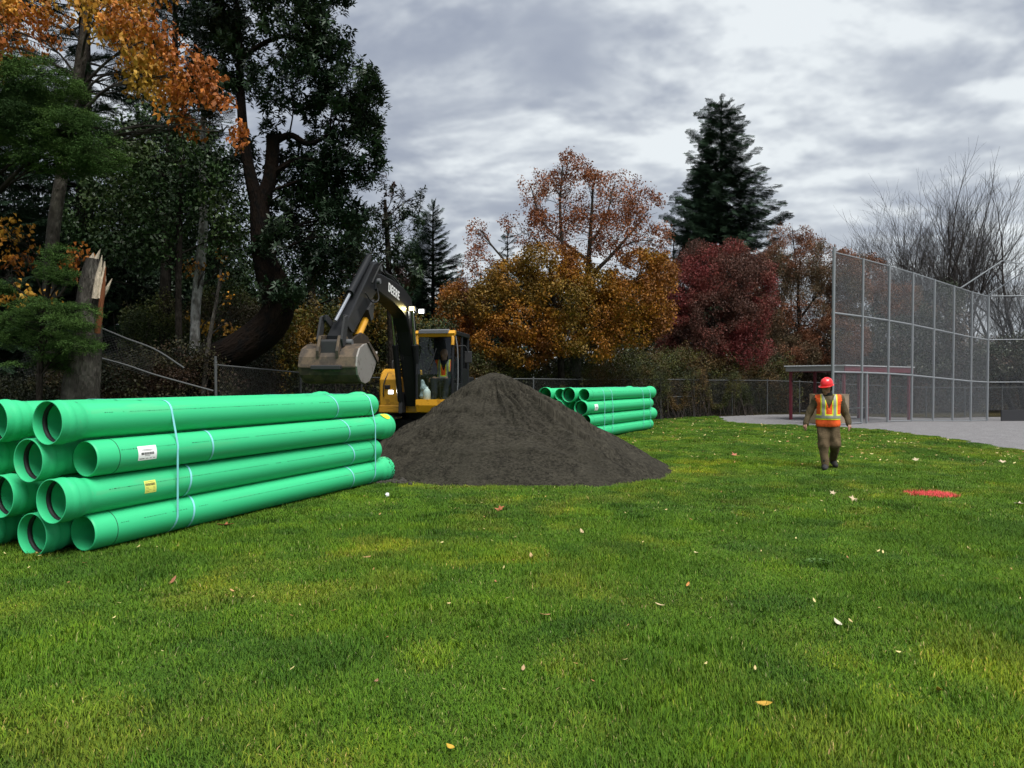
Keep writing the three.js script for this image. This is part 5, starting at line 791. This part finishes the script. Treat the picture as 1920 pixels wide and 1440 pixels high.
tree({ name: 'fir_tree', label: 'fir with heavy mid-green boughs at the left edge of the photo', d: 15.6, seed: 8, trunk: [[-30, 745, 15], [-28, 400, 13], [-26, 100, 11], [-24, -150, 8]], lobes: [[20, 170, 75, 45, -0.6], [85, 155, 60, 40, -0.8], [60, 225, 85, 42, -0.5], [140, 250, 75, 40, -0.6], [190, 290, 50, 28, -0.7], [110, 300, 70, 26, -0.4], [-30, 260, 70, 50]], dens: 150, geos: clump, mat: needleMat, pal: FIRL, gap: 0.4, twigs: 10, scale: 1.15 });
tree({ name: 'fir_sapling', label: 'small drooping fir sapling in front of the broken trunk', d: 14.2, seed: 9, trunk: [[70, 745, 6], [78, 640, 5], [95, 520, 4], [108, 455, 2]], lobes: [[112, 478, 22, 20, 0], [100, 510, 34, 16, 0], [128, 522, 22, 12, -0.1], [70, 575, 50, 16, -0.2], [140, 585, 44, 15], [100, 610, 66, 18, -0.3], [50, 640, 60, 20, 0.2], [140, 648, 46, 18, -0.2], [90, 680, 70, 16], [10, 520, 30, 30, 0.3], [20, 600, 34, 18, -0.1]], dens: 190, geos: clump, mat: needleMat, pal: FIRL, gap: 0.42, twigs: 8, scale: 0.9 });
fir({ label: 'tall dark fir behind the orange maple', px: 160, d: 24, top: -420, reach: (t) => 3.4 * (1 - t * 0.7), pal: FIRG, seed: 61, step: 0.62, dense: 0.75, sScale: 1.25, from: 0.12, lift: 0.05 });
fir({ label: 'tall dark fir at the far left behind the boughs', px: -60, d: 21, top: -420, reach: (t) => 3.0 * (1 - t * 0.7), pal: FIRG, seed: 62, step: 0.5, dense: 0.9, sScale: 1.25, from: 0.06 });
fir({ label: 'dark fir deep in the wood behind the birch', px: 330, d: 29, top: -160, reach: (t) => 3.6 * (1 - t * 0.75), pal: FIRG, seed: 63, step: 0.55, dense: 0.85, sScale: 1.35, from: 0.05 });
tree({ label: 'dense dark evergreen broadleaf tree between maple and madrone', d: 21.5, seed: 12, trunk: [[300, 745, 12], [310, 560, 10], [315, 380, 8], [320, 240, 5]], lobes: [[300, 265, 95, 62], [385, 290, 60, 55], [240, 350, 90, 62, 0.6], [330, 370, 95, 70, 0.4], [410, 395, 60, 70, 0.3], [260, 450, 90, 55, 0.8], [350, 470, 75, 50, 1], [180, 400, 60, 70, 1], [430, 480, 45, 60, 1]], dens: 38, geos: broadA, mat: darkLeafMat, pal: GREEN, gap: 0.3 });
tree({ label: 'dark green bay-like tree hiding the upper birch stem', d: 18.8, seed: 18, trunk: [[338, 745, 7], [335, 560, 6], [338, 400, 5], [345, 250, 3]], lobes: [[340, 300, 80, 45], [395, 335, 45, 50], [300, 380, 70, 55], [370, 380, 50, 30, 0.2], [250, 310, 60, 50], [420, 440, 40, 50, 0.3], [290, 460, 60, 45], [230, 420, 50, 60]], dens: 34, geos: broadA, mat: darkLeafMat, pal: GREEN, gap: 0.38 });
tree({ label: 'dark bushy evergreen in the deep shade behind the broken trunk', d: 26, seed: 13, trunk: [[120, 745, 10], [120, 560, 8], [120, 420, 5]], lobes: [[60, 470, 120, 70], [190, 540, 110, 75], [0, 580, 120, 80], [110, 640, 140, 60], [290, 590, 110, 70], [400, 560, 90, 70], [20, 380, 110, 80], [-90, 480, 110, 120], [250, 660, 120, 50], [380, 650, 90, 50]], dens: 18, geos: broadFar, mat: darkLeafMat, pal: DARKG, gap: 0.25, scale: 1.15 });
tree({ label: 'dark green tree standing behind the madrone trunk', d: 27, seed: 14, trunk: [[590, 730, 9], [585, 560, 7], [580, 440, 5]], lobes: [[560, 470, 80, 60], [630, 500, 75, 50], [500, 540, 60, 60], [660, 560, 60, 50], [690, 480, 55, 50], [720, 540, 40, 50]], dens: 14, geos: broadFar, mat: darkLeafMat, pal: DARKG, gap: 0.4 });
tree({ name: 'birch_tree', label: 'pale slim trunk with sparse yellow leaves in the wood', d: 20, seed: 15, trunk: [[362, 640, 9.5], [368, 575, 9], [377, 490, 8.5], [382, 410, 7.5], [380, 300, 6], [384, 180, 4]], lobes: [[385, 505, 40, 14, -0.4, 0.8], [425, 490, 30, 14, -0.4, 0.6], [400, 590, 40, 30, 0.3, 0.5], [440, 600, 30, 30, 0, 0.5]], dens: 12, geos: maple, pal: [[0.42, 0.24, 0.03], [0.45, 0.18, 0.03]], barkM: barkBirch, scale: 0.7, gap: 0.45 });
tree({ name: 'sapling', label: 'thin leaning sapling left of the swept trunk', d: 18.2, seed: 16, trunk: [[372, 690, 4.5], [392, 640, 4], [405, 570, 3], [415, 505, 2]], lobes: [[410, 555, 22, 10, 0, 0.7], [418, 515, 20, 10, 0, 0.7]], dens: 14, geos: maple, pal: ORANGE, barkM: barkGrey, scale: 0.6 });
// snapped trunk
{
  const d = 14.9, b0 = at(160, 745, d), base = V(b0.x, gh(b0.x, b0.z), b0.z), o = thing('broken_trunk', 'snapped grey tree trunk with pale splintered wood at its top', 'tree trunk', base), L = (px, py, dd = 0) => at(px, py, d + dd).sub(base), k = d / F;
  add(o, 'trunk', new GB().tube(curve([L(150, 880), L(150, 745), L(158, 680), L(165, 620), L(168, 570), L(175, 520), L(180, 486)], 24), radiiAlong([36, 31, 28, 24, 22, 20, 15].map((v) => v * k), 24), 18, 0.16).build(), barkGrey);
  const pale = std([0.50, 0.42, 0.32], 0.9, { bumpMap: barkBump, bumpScale: 0.03 }), rot = std([0.16, 0.06, 0.028], 0.95), r = rng(4);
  for (const [x0, y0, x1, y1, w, dd, m] of [[188, 560, 197, 490, 7, -0.18, 0], [178, 560, 192, 478, 6, -0.22, 0], [186, 600, 199, 500, 5, -0.2, 1], [183, 625, 192, 560, 6, -0.25, 1], [176, 500, 189, 467, 4, -0.1, 0], [191, 560, 211, 522, 4, -0.12, 0], [170, 495, 176, 474, 5, -0.05, 0]]) { const a = L(x0, y0, dd), c = L(x1, y1, dd + 0.05 * r()); add(o, 'splinter', new GB().tube([a, a.clone().lerp(c, 0.5), c], [w * k * 0.9, w * k, w * k * 0.12], 5, 0.25).build(), m ? rot : pale); }
}
tree({ name: 'dark_shrub_tree', label: 'small tree with drooping purplish leaves right of the madrone', d: 23, seed: 17, trunk: [[735, 720, 6], [732, 600, 6], [728, 480, 5], [722, 375, 3]], lobes: [[738, 362, 30, 16], [775, 370, 22, 14], [722, 415, 38, 32], [690, 460, 46, 38], [755, 440, 40, 40], [710, 510, 50, 40], [775, 400, 22, 20], [680, 540, 50, 40], [750, 510, 40, 40]], dens: 15, geos: whorl, mat: darkLeafMat, pal: [...PURP, ...DARKG], gap: 0.4, scale: 0.9 });
fir({ label: 'small dark fir behind the excavator cab', px: 812, d: 34, top: 383, reach: (t) => 2.3 * (1 - t) + 0.3, pal: FIRG, seed: 64, step: 0.3, dense: 1.6, sScale: 1.3, from: 0.1, lift: 0.2 });
fir({ label: 'slim fir showing through the left of the golden tree', px: 952, d: 37, top: 438, reach: (t) => 1.5 * (1 - t) + 0.2, pal: FIRG, seed: 65, step: 0.4, from: 0.1 });
fir({ label: 'low fir left of the small dark fir', px: 762, d: 38, top: 470, reach: (t) => 2.2 * (1 - t) + 0.3, pal: FIRG, seed: 69, step: 0.32, dense: 1.5, sScale: 1.3, from: 0.1, lift: 0.2 });

// ---- middle ----
tree({
  name: 'golden_tree', label: 'big autumn tree with golden brown leaves and a thin rusty top, behind the sand pile', d: 29.5, seed: 21,
  trunk: [[1072, 730, 13], [1080, 670, 11], [1088, 610, 9], [1098, 560, 7.5], [1103, 500, 5], [1108, 420, 3.2], [1112, 350, 1.6]],
  more: [[[1100, 545, 4.5], [1060, 480, 3.4], [1050, 390, 2.6], [1055, 310, 1.2]], [[1104, 520, 4.5], [1145, 480, 3.2], [1180, 440, 2.2], [1215, 400, 1]], [[1090, 600, 4], [1000, 540, 2.6], [930, 470, 1.8], [900, 430, 1]], [[1104, 490, 3], [1020, 420, 2], [995, 350, 1]], [[1106, 460, 2.6], [1135, 410, 2], [1150, 350, 1]]],
  lobes: [[1065, 320, 40, 36, 0, 1.1], [1040, 350, 30, 40, 0.4, 0.8], [1060, 390, 66, 45, 0.5, 0.8], [1150, 375, 72, 50, -0.3, 0.8], [1205, 400, 40, 52, 0, 0.8], [1000, 370, 28, 58, 0, 0.7], [985, 430, 52, 38, 0, 0.9], [895, 440, 22, 30, 0, 0.9], [900, 520, 36, 60, 0, 1], [1110, 440, 90, 45, 0.4, 0.8], [1225, 450, 34, 45, 0, 0.8], [1160, 450, 60, 40, -0.5, 0.7], [1112, 352, 28, 34, 0, 1]],
  dens: 40, geos: broadA, pal: RUST, gap: 0.42, twigs: 16, scale: 0.8, shell: 0.55, barkM: barkGrey,
});
tree({ name: 'golden_tree', label: 'dense amber lower crown joined to the big golden tree, above the fence', d: 28.6, seed: 22, trunk: [[1055, 730, 7], [1050, 660, 6], [1040, 580, 4.5], [1030, 500, 2.5]], more: [[[1050, 665, 4], [1120, 610, 3], [1185, 555, 2], [1215, 500, 1]], [[1048, 650, 3.5], [980, 600, 2.4], [930, 560, 1.2]]], lobes: [[1030, 500, 62, 44], [965, 530, 55, 45, 0.3], [1060, 555, 65, 48, -0.4], [920, 570, 42, 45, 0.3], [985, 600, 62, 42, -0.2], [1050, 630, 55, 35, -0.4], [1120, 590, 40, 50, -0.2], [1140, 540, 42, 35], [1190, 560, 62, 45, -0.3], [1200, 510, 45, 42, 0.2], [1240, 520, 26, 45, 0], [1180, 620, 52, 30, -0.2], [1110, 650, 42, 26, -0.5], [930, 640, 45, 34], [985, 655, 50, 30, -0.3], [1080, 510, 40, 34, 0.4], [1150, 590, 45, 40, 0.6], [1230, 580, 34, 50, 0.3]], dens: 105, geos: broadA, pal: GOLD, gap: 0.34, twigs: 8, scale: 0.85 });
tree({ name: 'red_maple', label: 'round crimson maple in front of the tall fir', d: 38, seed: 23, trunk: [[1335, 720, 3.5], [1335, 640, 3], [1338, 560, 2]], lobes: [[1340, 515, 72, 50], [1285, 540, 48, 55], [1262, 590, 28, 50], [1425, 560, 30, 50], [1390, 540, 50, 60], [1340, 590, 80, 48, -0.4], [1280, 610, 40, 35], [1400, 600, 42, 42], [1320, 645, 75, 34, 0.3, 1], [1290, 670, 60, 26, 0.5, 1], [1390, 655, 60, 36, 0.4, 1], [1325, 485, 40, 26], [1375, 485, 35, 26], [1268, 498, 22, 26], [1372, 462, 20, 14], [1305, 466, 22, 16], [1438, 515, 20, 26], [1415, 490, 24, 18], [1255, 640, 24, 26]], dens: 44, geos: broadFar, pal: REDL, gap: 0.43, twigs: 14, scale: 0.66, shell: 0.6 });
fir({ label: 'tall ragged fir standing above the crimson maple', px: 1352, d: 50, top: 186, pal: FIRG, seed: 66, step: 0.36, dense: 1.25, from: 0.3, arms: 7, sScale: 1.45, droop: 0.6,
  reach: (t, a) => { const left = Math.cos(a) < 0; let L = t > 0.72 ? 0.4 + (1 - t) * 5.2 : t > 0.6 ? lerp(2.9, 1.7, (t - 0.6) / 0.12) : t > 0.46 ? 2.7 : 2.2; if (t > 0.72) L = 0.3 + 1.75 * Math.pow((1 - t) / 0.28, 0.75); if (Math.abs(t - 0.55) < 0.035) L *= left ? 1.5 : 1.15; if (Math.abs(t - 0.47) < 0.02) L *= left ? 1 : 1.55; if (t > 0.6 && t < 0.66) L *= left ? 1.0 : 0.55; if (Math.abs(t - 0.62) < 0.02) L *= left ? 1 : 2.1; return L * 1.2; }, lift: 0.14 });
fir({ label: 'small fir tip left of the tall ragged fir', px: 1263, d: 52, top: 415, pal: FIRG, seed: 67, reach: (t) => 1.3 * (1 - t) + 0.2, step: 0.4, from: 0.35 });
tree({ label: 'open russet tree between the crimson maple and the backstop', d: 43, seed: 24, trunk: [[1500, 720, 4], [1500, 640, 3.4], [1496, 560, 2.4], [1500, 490, 1.2]], more: [[[1498, 620, 2.4], [1460, 560, 1.8], [1440, 500, 1]], [[1498, 600, 2.4], [1540, 540, 1.6], [1570, 480, 0.8]], [[1500, 590, 2], [1490, 480, 1.2], [1485, 430, 0.6]], [[1500, 640, 2.4], [1570, 590, 1.6], [1610, 530, 0.8]]], lobes: [[1500, 485, 70, 42, 0, 0.8], [1450, 520, 45, 45, 0, 0.7], [1560, 510, 50, 45, 0, 0.9], [1590, 560, 35, 60, 0, 0.8], [1480, 440, 40, 20, 0, 0.3], [1500, 580, 90, 60, 0.6, 0.5], [1440, 600, 45, 60, 0, 0.8], [1560, 640, 70, 45, 0, 0.8], [1470, 660, 70, 35, 0, 0.9], [1620, 520, 40, 45, 0.5, 0.8], [1680, 560, 45, 35, 0.5, 0.8]], dens: 72, geos: broadFar, pal: BROWN, gap: 0.4, twigs: 18, scale: 0.66, shell: 0.6 });
tree({ label: 'dark leafy tree behind the middle of the backstop', d: 48, seed: 25, trunk: [[1690, 730, 6], [1690, 650, 5], [1688, 600, 3]], lobes: [[1640, 620, 60, 48], [1700, 600, 55, 42], [1750, 640, 60, 40], [1690, 670, 80, 36], [1800, 660, 60, 36], [1770, 590, 35, 60], [1850, 680, 60, 32], [1610, 680, 60, 34], [1900, 665, 60, 40], [1960, 670, 60, 50]], dens: 15, geos: broadFar, mat: darkLeafMat, pal: [[0.035, 0.045, 0.026], [0.05, 0.062, 0.034], [0.085, 0.06, 0.04]], gap: 0.36, scale: 1.1 });

// ---- bare trees ----
bareTree({ label: 'broad bare tree with many rising limbs at the right edge of the photo', px: 1800, d: 56, seed: 31, levels: 7, r0: 0.34, stems: [[0, 0, 4.4, -0.05], [0.6, 0.3, 4.2, 0.22], [-0.5, 0.2, 4.1, -0.3, 0.8], [1.2, -0.3, 4.0, 0.5, 0.8]] });
bareTree({ label: 'low bare tree behind the right half of the backstop', px: 1760, d: 62, seed: 36, levels: 7, r0: 0.2, stems: [[-1.5, 0, 3.6, -0.3], [0, 0, 3.9, -0.05], [1.5, 0, 3.7, 0.2]] });
bareTree({ label: 'slim bare tree above the left half of the backstop', px: 1640, d: 54, seed: 32, levels: 7, r0: 0.17, stems: [[0, 0, 3.3, 0.02], [0.4, 0, 3.0, 0.2, 0.8], [-0.6, 0, 3.0, -0.15, 0.8]] });
bareTree({ label: 'bare tree between the slim one and the broad one', px: 1712, d: 58, seed: 33, levels: 7, r0: 0.2, stems: [[0, 0, 4.1, 0.0], [0.5, 0, 3.7, 0.25], [-0.4, 0, 3.6, -0.2]] });
bareTree({ label: 'bare tree with low spreading limbs beyond the right frame edge', px: 1925, d: 50, seed: 34, levels: 6, r0: 0.26, stems: [[0, 0, 3.9, -0.15], [-0.8, 0, 3.6, -0.6, 0.8], [0.8, 0, 3.8, 0.1, 0.9]] });
bareTree({ label: 'bare twiggy tree behind the russet tree', px: 1490, d: 47, seed: 35, levels: 6, r0: 0.14, stems: [[0, 0, 2.9, -0.05], [0.6, 0, 2.8, 0.25], [-0.6, 0, 2.7, -0.25]] });

// ---- undergrowth ----
const band = (pts, lo, hi, back) => (r) => { const t = r() * (pts.length - 1), i = Math.min(pts.length - 2, Math.floor(t)), f = t - i, px = lerp(pts[i][0], pts[i + 1][0], f), d = lerp(pts[i][1], pts[i + 1][1], f) + back * r(), top = lerp(pts[i][2], pts[i + 1][2], f) * (0.75 + 0.5 * fbm(px * 0.02 + 3, d * 0.6, 3)), x = (px - 960) / F * d, g = gh(x, -d); return V(x, g + lo + (top - lo) * Math.pow(r(), hi), -d); };
thicket({ label: 'brambles and ivy climbing along the fence behind the sand pile', n: 5200, seed: 41, pal: BRAM, place: band([[860, 27.1, 2.7], [960, 28.0, 2.6], [1060, 28.7, 2.8], [1140, 30.2, 3.2], [1230, 32.4, 3.3], [1300, 35.3, 3.1], [1390, 37.4, 2.9], [1500, 40.6, 3.0]], 0.05, 0.75, 3.2), canes: 260, scale: 1.0 });
thicket({ label: 'ivy leaves pushed through the fence mesh behind the far pipes', n: 1500, seed: 42, pal: [[0.02, 0.026, 0.012], [0.034, 0.036, 0.016], [0.06, 0.04, 0.02]], place: band([[1000, 28.0, 1.95], [1100, 29.0, 2.0], [1200, 31.5, 2.0], [1290, 34.4, 1.9], [1400, 37.1, 1.8], [1490, 39.6, 1.8]], 0.05, 1, 0.5), canes: 80, scale: 0.75 });
thicket({ label: 'yellowing bushes under the madrone behind the excavator', n: 3400, seed: 43, pal: [[0.03, 0.042, 0.014], [0.06, 0.075, 0.018], [0.17, 0.15, 0.02], [0.05, 0.05, 0.018], [0.26, 0.15, 0.02]], place: band([[520, 21.0, 3.0], [600, 23, 4.0], [680, 24.4, 4.5], [760, 25.2, 4.4], [850, 26.4, 3.8]], 0.1, 0.7, 2.6), canes: 200, scale: 0.95, geos: broadA });
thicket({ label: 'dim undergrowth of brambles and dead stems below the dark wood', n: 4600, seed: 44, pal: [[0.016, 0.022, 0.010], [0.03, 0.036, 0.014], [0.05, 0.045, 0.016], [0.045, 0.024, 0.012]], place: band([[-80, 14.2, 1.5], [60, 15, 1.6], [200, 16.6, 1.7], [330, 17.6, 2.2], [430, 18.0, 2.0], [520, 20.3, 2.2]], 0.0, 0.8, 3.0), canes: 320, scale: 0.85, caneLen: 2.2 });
thicket({ label: 'mid-height green shrubs lit between the birch and the swept trunk', n: 1700, seed: 45, pal: [[0.026, 0.042, 0.012], [0.05, 0.075, 0.016], [0.09, 0.105, 0.02], [0.05, 0.04, 0.016]], place: band([[230, 20, 3.0], [330, 20.6, 3.6], [430, 21.4, 4.2], [520, 22.4, 3.6]], 0.5, 0.65, 1.8), canes: 120, scale: 0.85 });
thicket({ name: 'orange_shrub', label: 'tall orange-leaved shrub between the cab and the golden tree', stuff: false, n: 1000, seed: 46, pal: [[0.30, 0.11, 0.02], [0.36, 0.16, 0.022], [0.12, 0.09, 0.02]], place: (r) => { const u = ball(r), p = at(856, 600, 30); return p.add(V(u.x * 0.85, u.y * 1.7, u.z * 1.2)); }, canes: 60, geos: broadA, scale: 0.8 });
thicket({ name: 'thorn_scrub', label: 'brown tangled scrub behind the dugout and backstop', n: 3600, seed: 47, pal: [[0.05, 0.045, 0.026], [0.085, 0.065, 0.036], [0.14, 0.075, 0.04], [0.045, 0.055, 0.03]], place: band([[1380, 40, 3.4], [1500, 42.4, 3.6], [1620, 45, 3.4], [1760, 48, 3.6], [1900, 51, 3.4], [2020, 53, 3.6]], 0, 0.75, 3.5), canes: 400, geos: broadFar, scale: 0.85, caneLen: 2.5 });
thicket({ name: 'far_wood', label: 'dark mass of far trees closing the view behind the fence', category: 'wood', n: 5200, seed: 48, mat: darkLeafMat, pal: [[0.022, 0.03, 0.018], [0.034, 0.042, 0.022], [0.055, 0.045, 0.026]], place: band([[640, 46, 7], [800, 46, 6.8], [880, 44, 6.8], [950, 43, 8.2], [1150, 44, 8.2], [1300, 47, 8], [1430, 50, 7], [1550, 58, 6], [1750, 66, 5], [1960, 68, 5.4], [2080, 66, 5]], 0, 0.9, 5), canes: 0, geos: broadFar, scale: 1.9 });
thicket({ name: 'far_wood', label: 'dark depths of the wood behind the left trees', category: 'wood', n: 3000, seed: 49, mat: darkLeafMat, pal: DARKG, place: band([[-260, 30, 9], [-60, 32, 9], [150, 33, 8.5], [330, 34, 8], [520, 36, 6.5], [660, 40, 6]], 0, 0.95, 5), canes: 0, geos: broadFar, scale: 1.8 });

thicket({ label: 'bramble shoots spilling over the top rail between the golden tree and the dugout', n: 1500, seed: 50, pal: BRAM, place: (r) => { const x = 1.5 + 11 * r(), c = fbm(x * 0.9 + 2, 7, 3), z = fenceZ(x), h = 0.5 + 1.9 * Math.pow(r(), 0.6) * ss(0.25, 0.6, c); return V(x, gh(x, z) + h, z + 0.05 + 0.4 * r() * ss(0.2, 0.6, c)); }, canes: 140, scale: 0.6, caneLen: 0.8 });

// ---------- small things on the lawn ----------
let darkLeafGreen;
{
  const mapleLeaf = (() => { const s = new THREE.Shape(), pts = []; for (let k = 0; k < 10; k++) { const a = -Math.PI / 2 + k / 10 * 2 * Math.PI, R = k % 2 ? (k === 5 ? 1 : 0.92) : 0.45; pts.push(new THREE.Vector2(Math.cos(a) * R, Math.sin(a) * R)); } s.setFromPoints(pts); const g = new THREE.ExtrudeGeometry(s, { depth: 0.03, bevelEnabled: false }); g.rotateX(-Math.PI / 2); const p = g.attributes.position; for (let k = 0; k < p.count; k++) { const x = p.getX(k), z = p.getZ(k); p.setY(k, p.getY(k) + 0.3 * (x * x + 0.6 * z * z) + 0.12 * Math.sin(x * 4)); } g.computeVertexNormals(); return g; })();
  const ovalLeaf = (() => { const s = new THREE.Shape(); s.moveTo(-1, 0); s.quadraticCurveTo(0, 0.75, 1, 0); s.quadraticCurveTo(0, -0.75, -1, 0); const g = new THREE.ExtrudeGeometry(s, { depth: 0.03, bevelEnabled: false, curveSegments: 6 }); g.rotateX(-Math.PI / 2); const p = g.attributes.position; for (let k = 0; k < p.count; k++) { const x = p.getX(k), z = p.getZ(k); p.setY(k, p.getY(k) + 0.5 * z * z + 0.25 * x * x); } g.computeVertexNormals(); return g; })();
  const list = [[420, 991, 0.11, 'm', [0.30, 0.085, 0.03], 'curled rust-brown maple leaf on the grass under the near pipes'], [937, 962, 0.085, 'm', [0.42, 0.13, 0.05], 'orange maple leaf on the grass in front of the sand pile'], [1022, 1167, 0.055, 'o', [0.32, 0.17, 0.06], 'brown crumpled leaf near the middle of the lawn'], [845, 1420, 0.035, 'o', [0.60, 0.36, 0.03], 'yellow leaf at the bottom edge of the lawn'], [981, 1268, 0.03, 'o', [0.42, 0.27, 0.14], 'small tan leaf standing in the lower lawn'], [1237, 1147, 0.04, 'o', [0.55, 0.42, 0.22], 'pale buff leaf right of the brown crumpled one'], [1572, 1181, 0.05, 'o', [0.58, 0.52, 0.40], 'pale curled leaf on the right of the lower lawn'], [1600, 941, 0.08, 'm', [0.52, 0.40, 0.24], 'pale maple leaf below the worker'], [1562, 929, 0.06, 'm', [0.48, 0.38, 0.24], 'buff leaf between the worker and the pale maple leaf'], [1718, 867, 0.09, 'm', [0.52, 0.42, 0.26], 'light leaf right of the worker, beyond the red paint'], [1880, 870, 0.09, 'm', [0.55, 0.44, 0.28], 'light leaf by the gravel edge at the right'], [1912, 951, 0.085, 'm', [0.56, 0.46, 0.32], 'whitish leaf at the right edge level with the red paint'], [324, 1099, 0.045, 'o', [0.30, 0.11, 0.05], 'small red-brown leaf below the open ends of the near pipes'], [687, 1055, 0.05, 'o', [0.42, 0.22, 0.09], 'tan leaf on the lawn left of centre'], [996, 1052, 0.045, 'o', [0.48, 0.31, 0.14], 'tan leaf on the lawn right below the sand pile'], [1434, 1336, 0.045, 'o', [0.52, 0.30, 0.03], 'golden leaf in the lower right lawn'], [1762, 1310, 0.04, 'o', [0.55, 0.34, 0.04], 'upright yellow leaf far right in the lower lawn'], [1091, 1004, 0.05, 'o', [0.5, 0.36, 0.2], 'buff leaf a little left of the lawn below the far pipes'], [1378, 857, 0.12, 'm', [0.40, 0.12, 0.06], 'red-brown leaf on the lawn left of the worker'], [705, 1292, 0.03, 'o', [0.34, 0.15, 0.09], 'pinkish brown leaf in the lower left lawn'], [1290, 1107, 0.03, 'o', [0.5, 0.2, 0.04], 'small orange leaf in the middle right of the lawn'], [1306, 1045, 0.05, 'o', [0.55, 0.47, 0.22], 'pale yellowish leaf cluster on the lawn below the far pipes']];
  const r = rng(99), flat = (rgb) => phys(rgb, 0.7, { transmission: 0.1, thickness: 0 });
  for (const [px, py, s, kind, c, label] of list) { const d = F * EYE / (py - HORIZON), p = at(px, py, d), o = add(scene, 'fallen_leaf', kind === 'm' ? mapleLeaf : ovalLeaf, flat(c)); o.position.set(p.x, gh(p.x, p.z) + 0.045, p.z); o.scale.setScalar(s); o.rotation.set((r() - 0.3) * 0.9, r() * 6.28, (r() - 0.5) * 0.8); tag(o, label, 'leaf', 'leaves fallen on the lawn'); }
  // uncounted leaf scraps
  const N = 900, im = new THREE.InstancedMesh(ovalLeaf, phys([1, 1, 1], 0.75), N), m = new THREE.Matrix4(); im.name = 'leaf_scraps'; im.castShadow = im.receiveShadow = true; tag(im, 'scattered pale leaf scraps over the far lawn', 'leaves', null, 'stuff');
  const pal = [[0.5, 0.38, 0.16], [0.42, 0.24, 0.08], [0.58, 0.48, 0.2], [0.3, 0.13, 0.05]];
  for (let k = 0; k < N; k++) { let x, z; do { const far = k < 620; const d = far ? 15 + 19 * r() : 4 + 14 * r(); x = far ? 3 + (r() + r() * r()) * 9 : (r() * 1.5 - 0.75) * d; z = -d; } while (z < fenceZ(x) + 0.3 || x > gravelX(-z) - 0.1 || Math.hypot(x - PILE.x, z - PILE.z) < 3.6); const s = k < 620 ? 0.022 + 0.034 * r() : 0.012 + 0.014 * r(); m.compose(V(x, gh(x, z) + 0.045, z), new THREE.Quaternion().setFromEuler(new THREE.Euler((r() - 0.5) * 1.2, r() * 6.28, (r() - 0.5))), V(s, s, s)); im.setMatrixAt(k, m); im.setColorAt(k, tint.setRGB(...pal[Math.floor(r() * 4)])); }
  scene.add(im);
  // sprayed utility mark: grass blades coated red
  const b = new GB(), C = at(1747, 931, 11.1), rr = rng(12); for (let k = 0; k < 4200; k++) { const a = rr() * 6.283, R = Math.sqrt(rr()) * (0.36 + 0.10 * (rr() * rr())), x = Math.cos(a) * R, z = Math.sin(a) * R * 0.95, h = 0.03 + 0.034 * rr(), t = rr() * 6.28, w = 0.0042, l = h * (0.2 + 0.9 * rr()); if (R > 0.2 && rr() < (R - 0.2) * 4) continue; const dx = Math.cos(t), dz = Math.sin(t), n = V(-dx * 0.4, 0.85, -dz * 0.4), y = gh(C.x + x, C.z + z) - gh(C.x, C.z); const i = b.vert(V(x - dz * w, y, z + dx * w), n), j = b.vert(V(x + dz * w, y, z - dx * w), n), q = b.vert(V(x + dx * l, y + h * 1.05, z + dz * l), n); b.i.push(i, j, q); }
  const o = add(scene, 'paint_mark', b.build(), std([0.62, 0.06, 0.065], 0.8)); o.position.set(C.x, gh(C.x, C.z) + 0.006, C.z); tag(o, 'round patch of grass sprayed bright red below the gravel', 'paint mark');
  const lt = add(scene, 'paper_scrap', (() => { const g = new THREE.IcosahedronGeometry(0.04, 2), p = g.attributes.position; for (let k = 0; k < p.count; k++) { const s = 0.6 + 0.75 * n3(p.getX(k) * 60 + 9, p.getY(k) * 60 + 9, p.getZ(k) * 60 + 9); p.setXYZ(k, p.getX(k) * s, p.getY(k) * s, p.getZ(k) * s); } g.computeVertexNormals(); return g; })(), std([0.7, 0.7, 0.69], 0.8)); const lp = at(726, 932, F * EYE / (934 - HORIZON)); lt.scale.set(0.8, 1, 0.6); lt.position.set(lp.x, 0.045, lp.z); tag(lt, 'small white paper scrap on the grass by the far end of the near pipes', 'litter');
  // low broad weed in the lawn
  const wd = at(1532, 1058, F * EYE / (1060 - HORIZON)), wo = thing('weed', 'flat rosette of broad weed leaves in the lawn below the worker', 'weed', V(wd.x, gh(wd.x, wd.z) + 0.03, wd.z)); for (let k = 0; k < 16; k++) { const g = new GB(), a = k * 2.4; leaf(g, V(Math.cos(a) * 0.1 * rr(), 0, Math.sin(a) * 0.06 * rr()), V(Math.cos(a), 0.3, Math.sin(a)).normalize(), V(0, 1, 0), 0.06 + 0.05 * rr(), 0.035, [1, 1, 1]); add(wo, 'weed_leaf', g.build(), darkLeafGreen ??= phys([0.075, 0.15, 0.03], 0.6)); }
}
renderer.render(scene, camera);
